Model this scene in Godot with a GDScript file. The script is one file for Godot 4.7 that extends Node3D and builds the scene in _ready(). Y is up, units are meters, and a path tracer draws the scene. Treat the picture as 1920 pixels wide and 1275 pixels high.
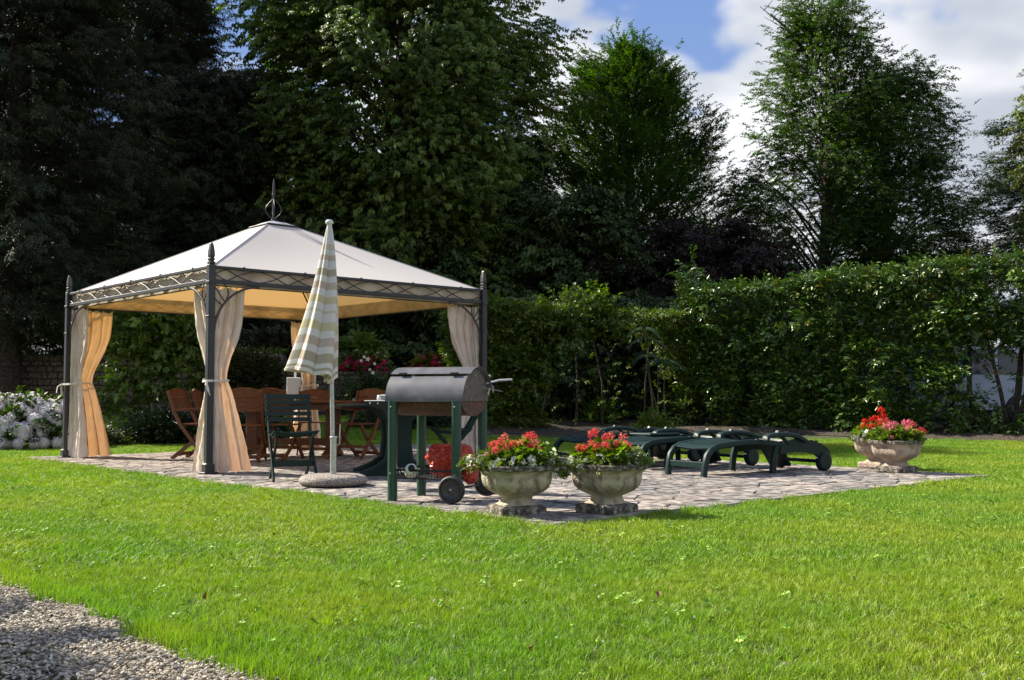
extends Node3D
# A garden with a fabric gazebo on a flagstone terrace. Metres, y up; the camera looks along -Z.

var R := RandomNumberGenerator.new()
var M := {}
var SUN := Vector3(-0.704, 0.629, -0.328).normalized()


func _ready() -> void:
	R.seed = 77
	view_and_light()
	materials()
	ground()
	patio()
	gravel()
	walls()
	sprays()
	trees()
	hedges()
	gazebo()
	curtains()
	parasol()
	dining()
	barbecue()
	loungers()
	planters()
	garden_plants()
	far_things()
	lawn_grass()


func view_and_light() -> void:
	var cam := Camera3D.new()
	cam.name = "camera"
	cam.fov = 35.31
	cam.near = 0.05
	cam.far = 900.0
	cam.position = Vector3(0, 0.81, 0)
	cam.rotation_degrees = Vector3(3.07, 0, 0)
	cam.current = true
	add_child(cam)
	var sun := DirectionalLight3D.new()
	sun.name = "sun"
	sun.light_energy = 1.6
	sun.light_color = Color(1.0, 0.96, 0.89)
	sun.light_angular_distance = 0.5
	sun.shadow_enabled = true
	sun.basis = Basis.looking_at(-SUN, Vector3.UP)
	add_child(sun)
	var e := Environment.new()
	e.background_mode = Environment.BG_SKY
	e.sky = Sky.new()
	var pm := PanoramaSkyMaterial.new()
	pm.panorama = ImageTexture.create_from_image(sky_picture())
	e.sky.sky_material = pm
	e.background_energy_multiplier = 0.56
	e.tonemap_mode = Environment.TONE_MAPPER_LINEAR
	e.tonemap_exposure = 2.25
	e.sdfgi_enabled = true
	e.ssao_enabled = true
	e.ssil_enabled = true
	var w := WorldEnvironment.new()
	w.name = "world"
	w.environment = e
	add_child(w)


func sky_picture() -> Image:
	# blue sky with broken white cloud, brighter where it is thin and grey where it is thick
	var wide := 2048
	var im := Image.create(wide, wide / 2, false, Image.FORMAT_RGBF)
	var big := FastNoiseLite.new()
	big.seed = 5
	big.noise_type = FastNoiseLite.TYPE_SIMPLEX_SMOOTH
	big.frequency = 0.55
	big.fractal_octaves = 7
	big.fractal_gain = 0.56
	var thick := FastNoiseLite.new()
	thick.seed = 31
	thick.noise_type = FastNoiseLite.TYPE_SIMPLEX_SMOOTH
	thick.frequency = 0.45
	thick.fractal_octaves = 5
	var gap_a := Vector3(0.172, 0.305, -0.93).normalized()
	var gap_b := Vector3(-0.27, 0.315, -0.92).normalized()
	im.fill(Color(0.10, 0.12, 0.07))
	for y in wide / 4:
		var el := PI / 2.0 - (y + 0.5) / (wide / 2.0) * PI
		for x in wide:
			var az := ((x + 0.5) / wide) * TAU
			var d := Vector3(sin(az) * cos(el), sin(el), -cos(az) * cos(el))
			var up := maxf(d.y, 0.0)
			var blue := Color(0.38, 0.50, 0.72).lerp(Color(0.10, 0.21, 0.52), pow(clampf(up * 1.6, 0, 1), 0.6))
			var p := Vector3(d.x, d.y * 1.6, d.z) * (3.4 / (0.35 + up))
			var n := big.get_noise_3dv(p)
			var near_gap := exp(-pow(d.distance_to(gap_a) / 0.055, 2.0)) * 0.62 + exp(-pow(d.distance_to(gap_b) / 0.09, 2.0)) * 0.6
			var cover := smoothstep(-0.16, 0.14, n * 1.35 + 0.27 - near_gap - 0.42 * smoothstep(0.42, 0.75, up))
			var t := thick.get_noise_3dv(p * 1.1 + Vector3(9, 2, 4))
			var shade := smoothstep(0.0, 0.5, t + 0.35 * (n + 0.1) + 0.16)
			var white := Color(0.82, 0.83, 0.86).lerp(Color(0.47, 0.51, 0.58), shade)
			var c := blue.lerp(white, cover)
			im.set_pixel(x, y, c)
	return im


# ---------------------------------------------------------------- shapes

class MB:
	var v := PackedVector3Array()
	var n := PackedVector3Array()
	var c := PackedColorArray()
	var t := PackedVector2Array()
	var ix := PackedInt32Array()
	var col := Color.WHITE
	var xf := Transform3D()

	func piece(pv: PackedVector3Array, pi: PackedInt32Array, smooth := true, closed := true, uv := PackedVector2Array()) -> void:
		var flip := false
		if closed:
			var vol := 0.0
			var o := pv[0]
			for k in range(0, pi.size(), 3):
				vol += (pv[pi[k]] - o).dot((pv[pi[k + 1]] - o).cross(pv[pi[k + 2]] - o))
			flip = vol > 0.0
		var b0 := v.size()
		if smooth:
			var nn := PackedVector3Array()
			nn.resize(pv.size())
			for k in range(0, pi.size(), 3):
				var a := pi[k]
				var b := pi[k + 2] if flip else pi[k + 1]
				var d := pi[k + 1] if flip else pi[k + 2]
				var f := (pv[d] - pv[a]).cross(pv[b] - pv[a])
				nn[a] += f
				nn[b] += f
				nn[d] += f
				ix.append(b0 + a)
				ix.append(b0 + b)
				ix.append(b0 + d)
			for k in pv.size():
				v.append(xf * pv[k])
				n.append((xf.basis * nn[k]).normalized())
				c.append(col)
				t.append(uv[k] if uv.size() else Vector2.ZERO)
		else:
			for k in range(0, pi.size(), 3):
				var a := pi[k]
				var b := pi[k + 2] if flip else pi[k + 1]
				var d := pi[k + 1] if flip else pi[k + 2]
				var f := (xf.basis * (pv[d] - pv[a]).cross(pv[b] - pv[a])).normalized()
				for q in [a, b, d]:
					ix.append(v.size())
					v.append(xf * pv[q])
					n.append(f)
					c.append(col)
					t.append(uv[q] if uv.size() else Vector2.ZERO)

	# rings of equal size joined one to the next
	func loft(rings: Array, smooth := true, caps := true, round_ := true, shut := false) -> void:
		var m: int = rings[0].size()
		var pv := PackedVector3Array()
		var pi := PackedInt32Array()
		for r in rings:
			pv.append_array(r)
		for i in rings.size() - 1:
			for j in (m if round_ else m - 1):
				var a := i * m + j
				var b := i * m + (j + 1) % m
				pi.append_array(PackedInt32Array([a, b, a + m, b, b + m, a + m]))
		if caps:
			for end in [0, rings.size() - 1]:
				var ring: PackedVector3Array = rings[end]
				var mid := Vector3.ZERO
				for p in ring:
					mid += p
				var base := pv.size()
				if smooth:
					pv.append_array(ring)
				else:
					base = end * m
				var mi := pv.size()
				pv.append(mid / m)
				for j in m:
					var k := (j + 1) % m
					pi.append_array(PackedInt32Array([base + k, base + j, mi] if end == 0 else [base + j, base + k, mi]))
		piece(pv, pi, smooth, caps or shut)

	func box(at: Vector3, size: Vector3, bevel := 0.004, turn := Basis()) -> void:
		var h := size / 2.0
		var b := minf(bevel, minf(h.x, minf(h.y, h.z)) * 0.8)
		var rings := []
		for s in [[-h.y, b], [-h.y + b, 0.0], [h.y - b, 0.0], [h.y, b]]:
			var x: float = h.x - s[1]
			var z: float = h.z - s[1]
			var r := PackedVector3Array()
			for q in [Vector2(x, z - b), Vector2(x - b, z), Vector2(-x + b, z), Vector2(-x, z - b), Vector2(-x, -z + b), Vector2(-x + b, -z), Vector2(x - b, -z), Vector2(x, -z + b)]:
				r.append(at + turn * Vector3(q.x, s[0], q.y))
			rings.append(r)
		loft(rings, false)

	# a beam of rectangular section between two points
	func beam(a: Vector3, b: Vector3, wide: float, deep: float, side := Vector3.RIGHT, bevel := 0.004) -> void:
		var y := (b - a).normalized()
		var x := (side - y * side.dot(y)).normalized()
		box((a + b) / 2.0, Vector3(wide, a.distance_to(b), deep), bevel, Basis(x, y, x.cross(y)))

	func tube(path: PackedVector3Array, radius, sides := 8, caps := true) -> void:
		var rings := []
		var up := Vector3.UP
		for i in path.size():
			var d := (path[mini(i + 1, path.size() - 1)] - path[maxi(i - 1, 0)]).normalized()
			if i == 0:
				up = Vector3.UP if absf(d.y) < 0.9 else Vector3.RIGHT
			var x := up.cross(d).normalized()
			up = d.cross(x).normalized()
			var rad: float = radius[i] if radius is Array or radius is PackedFloat32Array else radius
			var r := PackedVector3Array()
			for j in sides:
				var a := TAU * j / sides
				r.append(path[i] + (x * cos(a) + up * sin(a)) * rad)
			rings.append(r)
		loft(rings, true, caps)

	# a strip of rectangular section along a path; side is the direction of its width
	func strip(path: PackedVector3Array, wide: float, thick: float, side: Vector3, smooth := false) -> void:
		var rings := []
		for i in path.size():
			var d := (path[mini(i + 1, path.size() - 1)] - path[maxi(i - 1, 0)]).normalized()
			var s := (side - d * side.dot(d)).normalized()
			var u := d.cross(s)
			var a := s * wide / 2.0
			var b := u * thick / 2.0
			var k := 0.22
			rings.append(PackedVector3Array([path[i] + a + b * (1 - k * 2), path[i] + a * (1 - k * thick / wide) + b, path[i] - a * (1 - k * thick / wide) + b, path[i] - a + b * (1 - k * 2), path[i] - a - b * (1 - k * 2), path[i] - a * (1 - k * thick / wide) - b, path[i] + a * (1 - k * thick / wide) - b, path[i] + a - b * (1 - k * 2)]))
		loft(rings, smooth)

	func lathe(profile: Array, sides := 20, at := Vector3.ZERO, turn := Basis(), smooth := true, hollow := false) -> void:
		var rings := []
		for p in profile:
			var r := PackedVector3Array()
			for j in sides:
				var a := TAU * j / sides
				r.append(at + turn * Vector3(cos(a) * p[0], p[1], sin(a) * p[0]))
			rings.append(r)
		loft(rings, smooth, not hollow, true, hollow)

	# a polygon in x, y pushed along z from z0 to z1
	func prism(poly: PackedVector2Array, z0: float, z1: float) -> void:
		var m := poly.size()
		var tri := Geometry2D.triangulate_polygon(poly)
		var pv := PackedVector3Array()
		var pi := PackedInt32Array()
		for z in [z0, z1]:
			for p in poly:
				pv.append(Vector3(p.x, p.y, z))
		for j in m:
			var k := (j + 1) % m
			pi.append_array(PackedInt32Array([j, k, j + m, k, k + m, j + m]))
		# caps wound to agree with the sides
		var area := 0.0
		for j in m:
			area += poly[j].cross(poly[(j + 1) % m])
		for q in range(0, tri.size(), 3):
			var a := tri[q]
			var b := tri[q + 1]
			var d := tri[q + 2]
			var ccw := (poly[b] - poly[a]).cross(poly[d] - poly[a]) > 0.0
			if ccw != (area > 0.0):
				var s := b
				b = d
				d = s
			pi.append_array(PackedInt32Array([a, d, b, a + m, b + m, d + m]))
		piece(pv, pi, false)

	# an open sheet: rows of points
	func sheet(rows: Array, smooth := true) -> void:
		var m: int = rows[0].size()
		var pv := PackedVector3Array()
		var pi := PackedInt32Array()
		var uv := PackedVector2Array()
		for i in rows.size():
			pv.append_array(rows[i])
			for j in m:
				uv.append(Vector2(j / float(m - 1), i / float(rows.size() - 1)))
		for i in rows.size() - 1:
			for j in m - 1:
				var a := i * m + j
				pi.append_array(PackedInt32Array([a, a + 1, a + m, a + 1, a + m + 1, a + m]))
		piece(pv, pi, smooth, false, uv)

	# a leaf folded along its midrib
	func leaf(base: Vector3, along: Vector3, face: Vector3, long: float, wide: float, fold := 0.25, curl := 0.0) -> void:
		var d := along.normalized()
		var s := d.cross(face).normalized()
		var u := s.cross(d).normalized()
		var mid := base + d * long * 0.5 - u * curl * long * 0.12
		var tip := base + d * long - u * curl * long * 0.45
		var l := base + d * long * 0.42 + s * wide * 0.5 + u * wide * fold
		var r := base + d * long * 0.42 - s * wide * 0.5 + u * wide * fold
		var pv := PackedVector3Array([base, l, mid, r, tip])
		piece(pv, PackedInt32Array([0, 1, 2, 2, 1, 4, 0, 2, 3, 2, 4, 3]), true, false)

	func ball(at: Vector3, rad: Vector3, sides := 10, levels := 6) -> void:
		var rings := []
		for i in range(1, levels):
			var a := PI * i / levels
			var r := PackedVector3Array()
			for j in sides:
				var b := TAU * j / sides
				r.append(at + Vector3(sin(a) * cos(b), -cos(a), sin(a) * sin(b)) * rad)
			rings.append(r)
		loft(rings, true)

	func mesh() -> ArrayMesh:
		var a := []
		a.resize(Mesh.ARRAY_MAX)
		a[Mesh.ARRAY_VERTEX] = v
		a[Mesh.ARRAY_NORMAL] = n
		a[Mesh.ARRAY_COLOR] = c
		a[Mesh.ARRAY_TEX_UV] = t
		a[Mesh.ARRAY_INDEX] = ix
		var m := ArrayMesh.new()
		m.add_surface_from_arrays(Mesh.PRIMITIVE_TRIANGLES, a)
		return m


func rr(a: float, b: float) -> float:
	return R.randf_range(a, b)


func arc(f: Callable, steps: int) -> PackedVector3Array:
	var p := PackedVector3Array()
	for i in steps + 1:
		p.append(f.call(i / float(steps)))
	return p


func thing(called: String, label: String, category: String, at := Vector3.ZERO, turn := 0.0, group := "") -> Node3D:
	var o := Node3D.new()
	o.name = called
	o.position = at
	o.rotation.y = turn
	add_child(o, true)
	return tag(o, label, category, group)


func tag(o: Node3D, label: String, category: String, group := "") -> Node3D:
	o.set_meta("label", label)
	o.set_meta("category", category)
	if group:
		o.set_meta("group", group)
	return o


func part(called: String, b, mat: Material, parent: Node3D, at := Transform3D()) -> MeshInstance3D:
	var o := MeshInstance3D.new()
	o.name = called
	o.mesh = b.mesh() if b is MB else b
	o.material_override = mat
	o.transform = at
	parent.add_child(o, true)
	return o


func struct(called: String, b: MB, mat: Material) -> MeshInstance3D:
	var o := part(called, b, mat, self)
	o.set_meta("kind", "structure")
	return o


func stuff(o: Node3D) -> Node3D:
	o.set_meta("kind", "stuff")
	return o


func many(called: String, mesh: Mesh, mat: Material, where: Array, tints: Array, parent: Node3D) -> MultiMeshInstance3D:
	var mm := MultiMesh.new()
	mm.transform_format = MultiMesh.TRANSFORM_3D
	mm.use_colors = true
	mm.mesh = mesh
	mm.instance_count = where.size()
	for i in where.size():
		mm.set_instance_transform(i, where[i])
		mm.set_instance_color(i, tints[i])
	var o := MultiMeshInstance3D.new()
	o.name = called
	o.multimesh = mm
	o.material_override = mat
	parent.add_child(o, true)
	stuff(o)
	return o


func copy(o: Node3D, label: String, at: Vector3, turn: float) -> Node3D:
	var d: Node3D = o.duplicate()
	d.name = o.name
	add_child(d, true)
	d.position = at
	d.rotation.y = turn
	d.set_meta("label", label)
	return d


# a basis whose z points along d, rolled by a random angle
func facing(d: Vector3, roll := 0.0) -> Basis:
	var z := d.normalized()
	var x := (Vector3.UP if absf(z.y) < 0.95 else Vector3.RIGHT).cross(z).normalized()
	return Basis(x, z.cross(x), z) * Basis(Vector3.BACK, roll)


# ---------------------------------------------------------------- materials

func noise_tex(freq: float, stops: Array, seed_ := 1, octaves := 5, side := 256, cell := false) -> NoiseTexture2D:
	var f := FastNoiseLite.new()
	f.seed = seed_
	f.frequency = freq
	f.fractal_octaves = octaves
	if cell:
		f.noise_type = FastNoiseLite.TYPE_CELLULAR
	var g := Gradient.new()
	g.offsets = PackedFloat32Array(stops.map(func(s): return s[0]))
	g.colors = PackedColorArray(stops.map(func(s): return s[1].linear_to_srgb()))
	var t := NoiseTexture2D.new()
	t.width = side
	t.height = side
	t.seamless = true
	t.noise = f
	t.color_ramp = g
	return t


func height_tex(freq: float, seed_ := 1, octaves := 5, cell := false) -> NoiseTexture2D:
	return noise_tex(freq, [[0.0, Color.BLACK], [1.0, Color.WHITE]], seed_, octaves, 256, cell)


func mat(color: Color, rough := 0.8, metal := 0.0) -> StandardMaterial3D:
	var m := StandardMaterial3D.new()
	m.albedo_color = color.linear_to_srgb()
	m.roughness = rough
	m.metallic = metal
	return m


func textured(tex: Texture2D, rep: float, rough := 0.8, relief: Texture2D = null, deep := 0.0, world := false) -> StandardMaterial3D:
	var m := mat(Color.WHITE, rough)
	m.albedo_texture = tex
	m.uv1_triplanar = true
	m.uv1_world_triplanar = world
	m.uv1_scale = Vector3.ONE / rep
	if relief:
		m.heightmap_enabled = true
		m.heightmap_texture = relief
		m.heightmap_scale = deep
	return m


func leafy(rough := 0.5, back := Color(0.5, 0.55, 0.12), spec := 0.5) -> StandardMaterial3D:
	var m := mat(Color.WHITE, rough)
	m.vertex_color_use_as_albedo = true
	m.backlight_enabled = true
	m.backlight = back
	m.metallic_specular = spec
	return m


func cloth(tex: Texture2D, rep: float, back: Color) -> StandardMaterial3D:
	var m := textured(tex, rep, 0.9)
	m.backlight_enabled = true
	m.backlight = back
	return m


func materials() -> void:
	var rough := height_tex(0.03, 4)
	var fine := height_tex(0.12, 8, 3)
	M.soil = textured(noise_tex(0.02, [[0.3, Color(0.035, 0.045, 0.012)], [0.7, Color(0.06, 0.075, 0.02)]], 3), 1.6, 1.0)
	M.bed = textured(noise_tex(0.05, [[0.3, Color(0.03, 0.022, 0.015)], [0.7, Color(0.08, 0.06, 0.04)]], 13), 1.1, 1.0, rough, 4.0)
	M.bedding = textured(noise_tex(0.05, [[0.3, Color(0.14, 0.12, 0.10)], [0.75, Color(0.30, 0.26, 0.22)]], 6), 0.8, 1.0, fine, 0.6)
	M.grit = textured(noise_tex(0.08, [[0.3, Color(0.14, 0.11, 0.08)], [0.7, Color(0.40, 0.36, 0.29)]], 16), 0.25, 1.0, fine, 0.8)
	M.flags = []
	for k in 5:
		var a: Color = [Color(0.20, 0.18, 0.165), Color(0.25, 0.215, 0.19), Color(0.17, 0.16, 0.15), Color(0.28, 0.245, 0.215), Color(0.22, 0.20, 0.18)][k]
		M.flags.append(textured(noise_tex(0.022, [[0.25, a * 0.35], [0.44, a * 0.7], [0.56, a * 1.05], [0.72, a * 1.45]], 40 + k, 6), 0.9, 0.95, rough, 1.2, true))
	M.walls = []
	for k in 4:
		var a: Color = [Color(0.13, 0.10, 0.07), Color(0.16, 0.125, 0.09), Color(0.11, 0.09, 0.07), Color(0.14, 0.13, 0.08)][k]
		M.walls.append(textured(noise_tex(0.04, [[0.3, a * 0.5], [0.7, a * 1.3]], 60 + k), 0.7, 1.0, rough, 2.0))
	M.wall_core = mat(Color(0.05, 0.042, 0.03), 1.0)
	M.metal = mat(Color(0.020, 0.021, 0.023), 0.45)
	M.metal.metallic_specular = 0.55
	var weave := noise_tex(0.3, [[0.3, Color(0.62, 0.60, 0.57)], [0.7, Color(0.68, 0.66, 0.63)]], 3, 3)
	M.roof = cloth(weave, 1.2, Color(0.76, 0.60, 0.34))
	M.seam = mat(Color(0.42, 0.41, 0.40), 0.9)
	M.cap = mat(Color(0.36, 0.37, 0.40), 0.7)
	M.valance = cloth(noise_tex(0.012, [[0.2, Color(0.36, 0.30, 0.23)], [0.45, Color(0.56, 0.49, 0.39)], [0.7, Color(0.62, 0.55, 0.44)]], 8, 5), 0.9, Color(0.5, 0.38, 0.18))
	M.curtain = cloth(noise_tex(0.02, [[0.2, Color(0.68, 0.60, 0.50)], [0.6, Color(0.76, 0.69, 0.59)]], 9, 5), 1.3, Color(0.66, 0.50, 0.29))
	M.tape = mat(Color(0.66, 0.60, 0.52), 0.9)
	M.green_plastic = mat(Color(0.005, 0.022, 0.020), 0.46)
	M.green_plastic.metallic_specular = 0.36
	M.green_paint = textured(noise_tex(0.06, [[0.3, Color(0.010, 0.05, 0.032)], [0.7, Color(0.018, 0.068, 0.045)]], 5), 0.4, 0.38)
	M.wood = textured(noise_tex(0.03, [[0.25, Color(0.085, 0.024, 0.008)], [0.6, Color(0.15, 0.045, 0.014)], [0.85, Color(0.21, 0.07, 0.022)]], 7), 0.5, 0.5)
	M.wood.uv1_scale = Vector3(1.2, 9, 9)
	M.steel = mat(Color(0.45, 0.46, 0.46), 0.38, 0.85)
	M.zinc = textured(noise_tex(0.05, [[0.3, Color(0.42, 0.44, 0.42)], [0.7, Color(0.60, 0.61, 0.58)]], 15), 0.3, 0.42)
	M.zinc.metallic = 0.7
	M.hood = textured(noise_tex(0.03, [[0.2, Color(0.11, 0.108, 0.11)], [0.5, Color(0.145, 0.145, 0.152)], [0.75, Color(0.17, 0.17, 0.178)], [0.9, Color(0.23, 0.23, 0.235)]], 21, 6), 1.6, 0.36)
	M.hood.metallic = 0.25
	M.rust = textured(noise_tex(0.035, [[0.3, Color(0.05, 0.035, 0.03)], [0.55, Color(0.11, 0.045, 0.026)], [0.8, Color(0.19, 0.065, 0.03)]], 22, 6), 0.4, 0.75)
	M.soot = textured(noise_tex(0.03, [[0.3, Color(0.07, 0.065, 0.06)], [0.6, Color(0.12, 0.10, 0.085)], [0.8, Color(0.16, 0.095, 0.06)]], 24, 6), 0.5, 0.6)
	M.rubber = mat(Color(0.02, 0.02, 0.021), 0.6)
	M.black = mat(Color(0.012, 0.012, 0.013), 0.5)
	M.rim_plastic = mat(Color(0.04, 0.04, 0.043), 0.35)
	M.cast = textured(noise_tex(0.03, [[0.22, Color(0.16, 0.135, 0.095)], [0.45, Color(0.32, 0.275, 0.205)], [0.6, Color(0.40, 0.35, 0.265)], [0.8, Color(0.48, 0.43, 0.34)]], 25, 6), 0.8, 0.95, fine, 0.5)
	M.lichen = textured(noise_tex(0.05, [[0.3, Color(0.045, 0.042, 0.034)], [0.5, Color(0.10, 0.09, 0.07)], [0.62, Color(0.19, 0.17, 0.135)], [0.8, Color(0.32, 0.29, 0.24)]], 26, 6), 0.7, 1.0, fine, 0.6)
	M.pale_cast = textured(noise_tex(0.03, [[0.2, Color(0.22, 0.16, 0.12)], [0.5, Color(0.36, 0.29, 0.23)], [0.8, Color(0.42, 0.35, 0.285)]], 27, 6), 0.8, 0.95, fine, 0.4)
	M.pebbledash = textured(noise_tex(0.11, [[0.30, Color(0.08, 0.07, 0.06)], [0.5, Color(0.34, 0.29, 0.25)], [0.7, Color(0.60, 0.54, 0.48)]], 28, 2, 256, true), 0.30, 0.95, height_tex(0.11, 28, 2, true), 0.9)
	M.leaf = leafy(0.45, Color(0.85, 0.95, 0.22))
	M.gloss_leaf = leafy(0.32, Color(0.50, 0.58, 0.12), 0.6)
	M.dull_leaf = leafy(0.6, Color(0.42, 0.48, 0.12), 0.4)
	M.blade = leafy(0.5, Color(0.8, 0.9, 0.25), 0.4)
	M.petal = leafy(0.7, Color(0.9, 0.9, 0.9), 0.3)
	M.bark = textured(noise_tex(0.04, [[0.3, Color(0.025, 0.02, 0.015)], [0.7, Color(0.085, 0.068, 0.05)]], 30), 0.9, 1.0, rough, 5.0)
	M.twig = mat(Color(0.10, 0.085, 0.045), 0.9)
	M.bag = textured(noise_tex(0.02, [[0.3, Color(0.42, 0.022, 0.010)], [0.6, Color(0.62, 0.05, 0.018)], [0.8, Color(0.70, 0.10, 0.04)]], 33), 0.3, 0.28, height_tex(0.03, 34, 5), 4.0)
	M.white = mat(Color(0.62, 0.64, 0.63), 0.5)
	M.box_grey = mat(Color(0.50, 0.54, 0.59), 0.5)
	M.red = mat(Color(0.42, 0.02, 0.015), 0.5)
	M.car = mat(Color(0.34, 0.40, 0.52), 0.25, 0.3)
	M.glass = mat(Color(0.02, 0.035, 0.06), 0.05)
	M.pebble = leafy(0.75, Color.BLACK, 0.4)
	M.pebble.backlight_enabled = false


# ---------------------------------------------------------------- the land

const U := Vector3(-0.671, 0.0, -0.741)     # along the terrace's left edge, away from the lens
const V := Vector3(0.741, 0.0, -0.671)      # along its right edge
const P0 := Vector3(0.27, 0.0, -6.80)       # its near corner
const TERRACE := Vector2(10.1, 6.35)        # along U, along V


func on_terrace(p: Vector3) -> Vector2:
	var d := p - P0
	return Vector2(d.dot(U), d.dot(V))


func height_at(x: float, z: float) -> float:
	var left := 1.0 - smoothstep(-0.4, 1.6, x)
	var h := smoothstep(18.8, 23.8, -z) * (0.38 * left + 0.12 * (1.0 - left))
	h += left * (smoothstep(24.9, 25.3, -z) * 0.95 + smoothstep(25.3, 31.0, -z) * 0.3)
	h += (1.0 - left) * smoothstep(23.0, 28.0, -z) * 0.25
	return h


# where the bare earth under the hedges begins
func bed_front(x: float) -> float:
	if x < 3.75:
		return lerpf(-20.5, -21.9, clampf((x + 0.9) / 4.65, 0, 1))
	return lerpf(-22.6, -17.3, (x - 3.75) / 9.45)


func ground() -> void:
	var xs := [-400.0, -120.0, -60.0, -40.0]
	for i in 101:
		xs.append(-30.0 + i * 0.6)
	xs.append_array([40.0, 60.0, 120.0, 400.0])
	var zs := [60.0, 20.0, 6.0]
	for i in 40:
		zs.append(2.0 - i * 0.5)
	for i in 60:
		zs.append(-18.2 - i * 0.25)
	zs.append_array([-36.0, -42.0, -50.0, -70.0, -120.0, -400.0])
	var rows := []
	for z in zs:
		var r := PackedVector3Array()
		for x in xs:
			r.append(Vector3(x, height_at(x, z) - 0.012, z))
		rows.append(r)
	var b := MB.new()
	b.sheet(rows)
	struct("ground", b, M.soil)
	# bare earth under the hedges
	b = MB.new()
	rows = []
	for i in 15:
		var t := i / 14.0
		var r := PackedVector3Array()
		var front := Vector3(lerpf(-0.9, 13.5, t), 0, 0)
		front.z = bed_front(front.x)
		for k in 12:
			var p := front + Vector3(0.1, 0, -1.0) * (k * 0.6)
			var rough := (0.0 if k == 0 else 0.03 + R.randf() * 0.09)
			r.append(Vector3(p.x + rr(-0.1, 0.1), height_at(p.x, p.z) + rough, p.z + rr(-0.12, 0.12)))
		rows.append(r)
	b.sheet(rows)
	struct("soil_bed", b, M.bed)
	# a ribbon of earth between grass and the wall on the left
	b = MB.new()
	rows = []
	for i in 12:
		var x := -15.0 + i * 1.25
		var r := PackedVector3Array()
		for k in 4:
			var z := -23.6 - k * 0.35
			r.append(Vector3(x, height_at(x, z) + 0.02 + R.randf() * 0.05, z))
		rows.append(r)
	b.sheet(rows)
	struct("border_soil", b, M.bed)


func clip_cell(me: Vector2, others: Array, bound: Rect2) -> PackedVector2Array:
	var poly := PackedVector2Array([bound.position, Vector2(bound.end.x, bound.position.y), bound.end, Vector2(bound.position.x, bound.end.y)])
	for o in others:
		var d: Vector2 = o - me
		var mid: Vector2 = (me + o) / 2.0
		var out := PackedVector2Array()
		for i in poly.size():
			var a := poly[i]
			var b := poly[(i + 1) % poly.size()]
			var da: float = (a - mid).dot(d)
			var db: float = (b - mid).dot(d)
			if da <= 0.0:
				out.append(a)
			if (da < 0.0) != (db < 0.0) and absf(da - db) > 1e-9:
				out.append(a.lerp(b, da / (da - db)))
		poly = out
		if poly.size() < 3:
			break
	return poly


func patio() -> void:
	var b := MB.new()
	b.xf = Transform3D(Basis(U, Vector3.UP, V), P0)
	b.box(Vector3(TERRACE.x / 2, -0.04, TERRACE.y / 2), Vector3(TERRACE.x, 0.088, TERRACE.y), 0.01)
	var root := struct("patio", b, M.bedding)
	# crazy paving: cells round jittered seeds
	var seeds := []
	var step := Vector2(0.35, 0.28)
	var row := 0
	var v := 0.05
	while v < TERRACE.y:
		var u := 0.1 if row % 2 else 0.31
		while u < TERRACE.x:
			if R.randf() > 0.07:
				seeds.append(Vector2(u + rr(-0.12, 0.12), v + rr(-0.09, 0.09)))
			u += step.x
		v += step.y
		row += 1
	var bound := Rect2(0.01, 0.01, TERRACE.x - 0.02, TERRACE.y - 0.02)
	var stones := []
	for s in seeds:
		var near := []
		for o in seeds:
			if o != s and (o - s).length_squared() < 1.2:
				near.append(o)
		var cell := clip_cell(s, near, bound)
		if cell.size() < 3:
			continue
		var small := Geometry2D.offset_polygon(cell, -0.009)
		if small.size() == 0 or small[0].size() < 3:
			continue
		stones.append([(P0 + U * s.x + V * s.y).length(), small[0]])
	stones.sort_custom(func(a, c): return a[0] < c[0])
	var rest := MB.new()
	rest.xf = Transform3D(Basis(U, Vector3.UP, V), P0)
	for i in stones.size():
		var poly: PackedVector2Array = stones[i][1]
		var top := 0.013 + rr(-0.003, 0.005)
		var tilt := Vector2(rr(-0.008, 0.008), rr(-0.008, 0.008))
		var mid := Vector2.ZERO
		for p in poly:
			mid += p
		mid /= poly.size()
		var rings := []
		for k in 3:
			var r := PackedVector3Array()
			var shrink := 0.0 if k < 2 else 0.006
			for p in poly:
				var q := p + (mid - p).normalized() * shrink
				var y := top + (q - mid).dot(tilt)
				r.append(Vector3(q.x, [0.0, y - 0.004, y][k], q.y))
			rings.append(r)
		if i < 300:
			var c := MB.new()
			c.xf = Transform3D(Basis(U, Vector3.UP, V), P0)
			c.loft(rings, false)
			part("paving_stone", c, M.flags[R.randi() % 5], root)
		else:
			rest.loft(rings, false)
	stuff(part("far_paving_stones", rest, M.flags[1], root))


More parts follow.
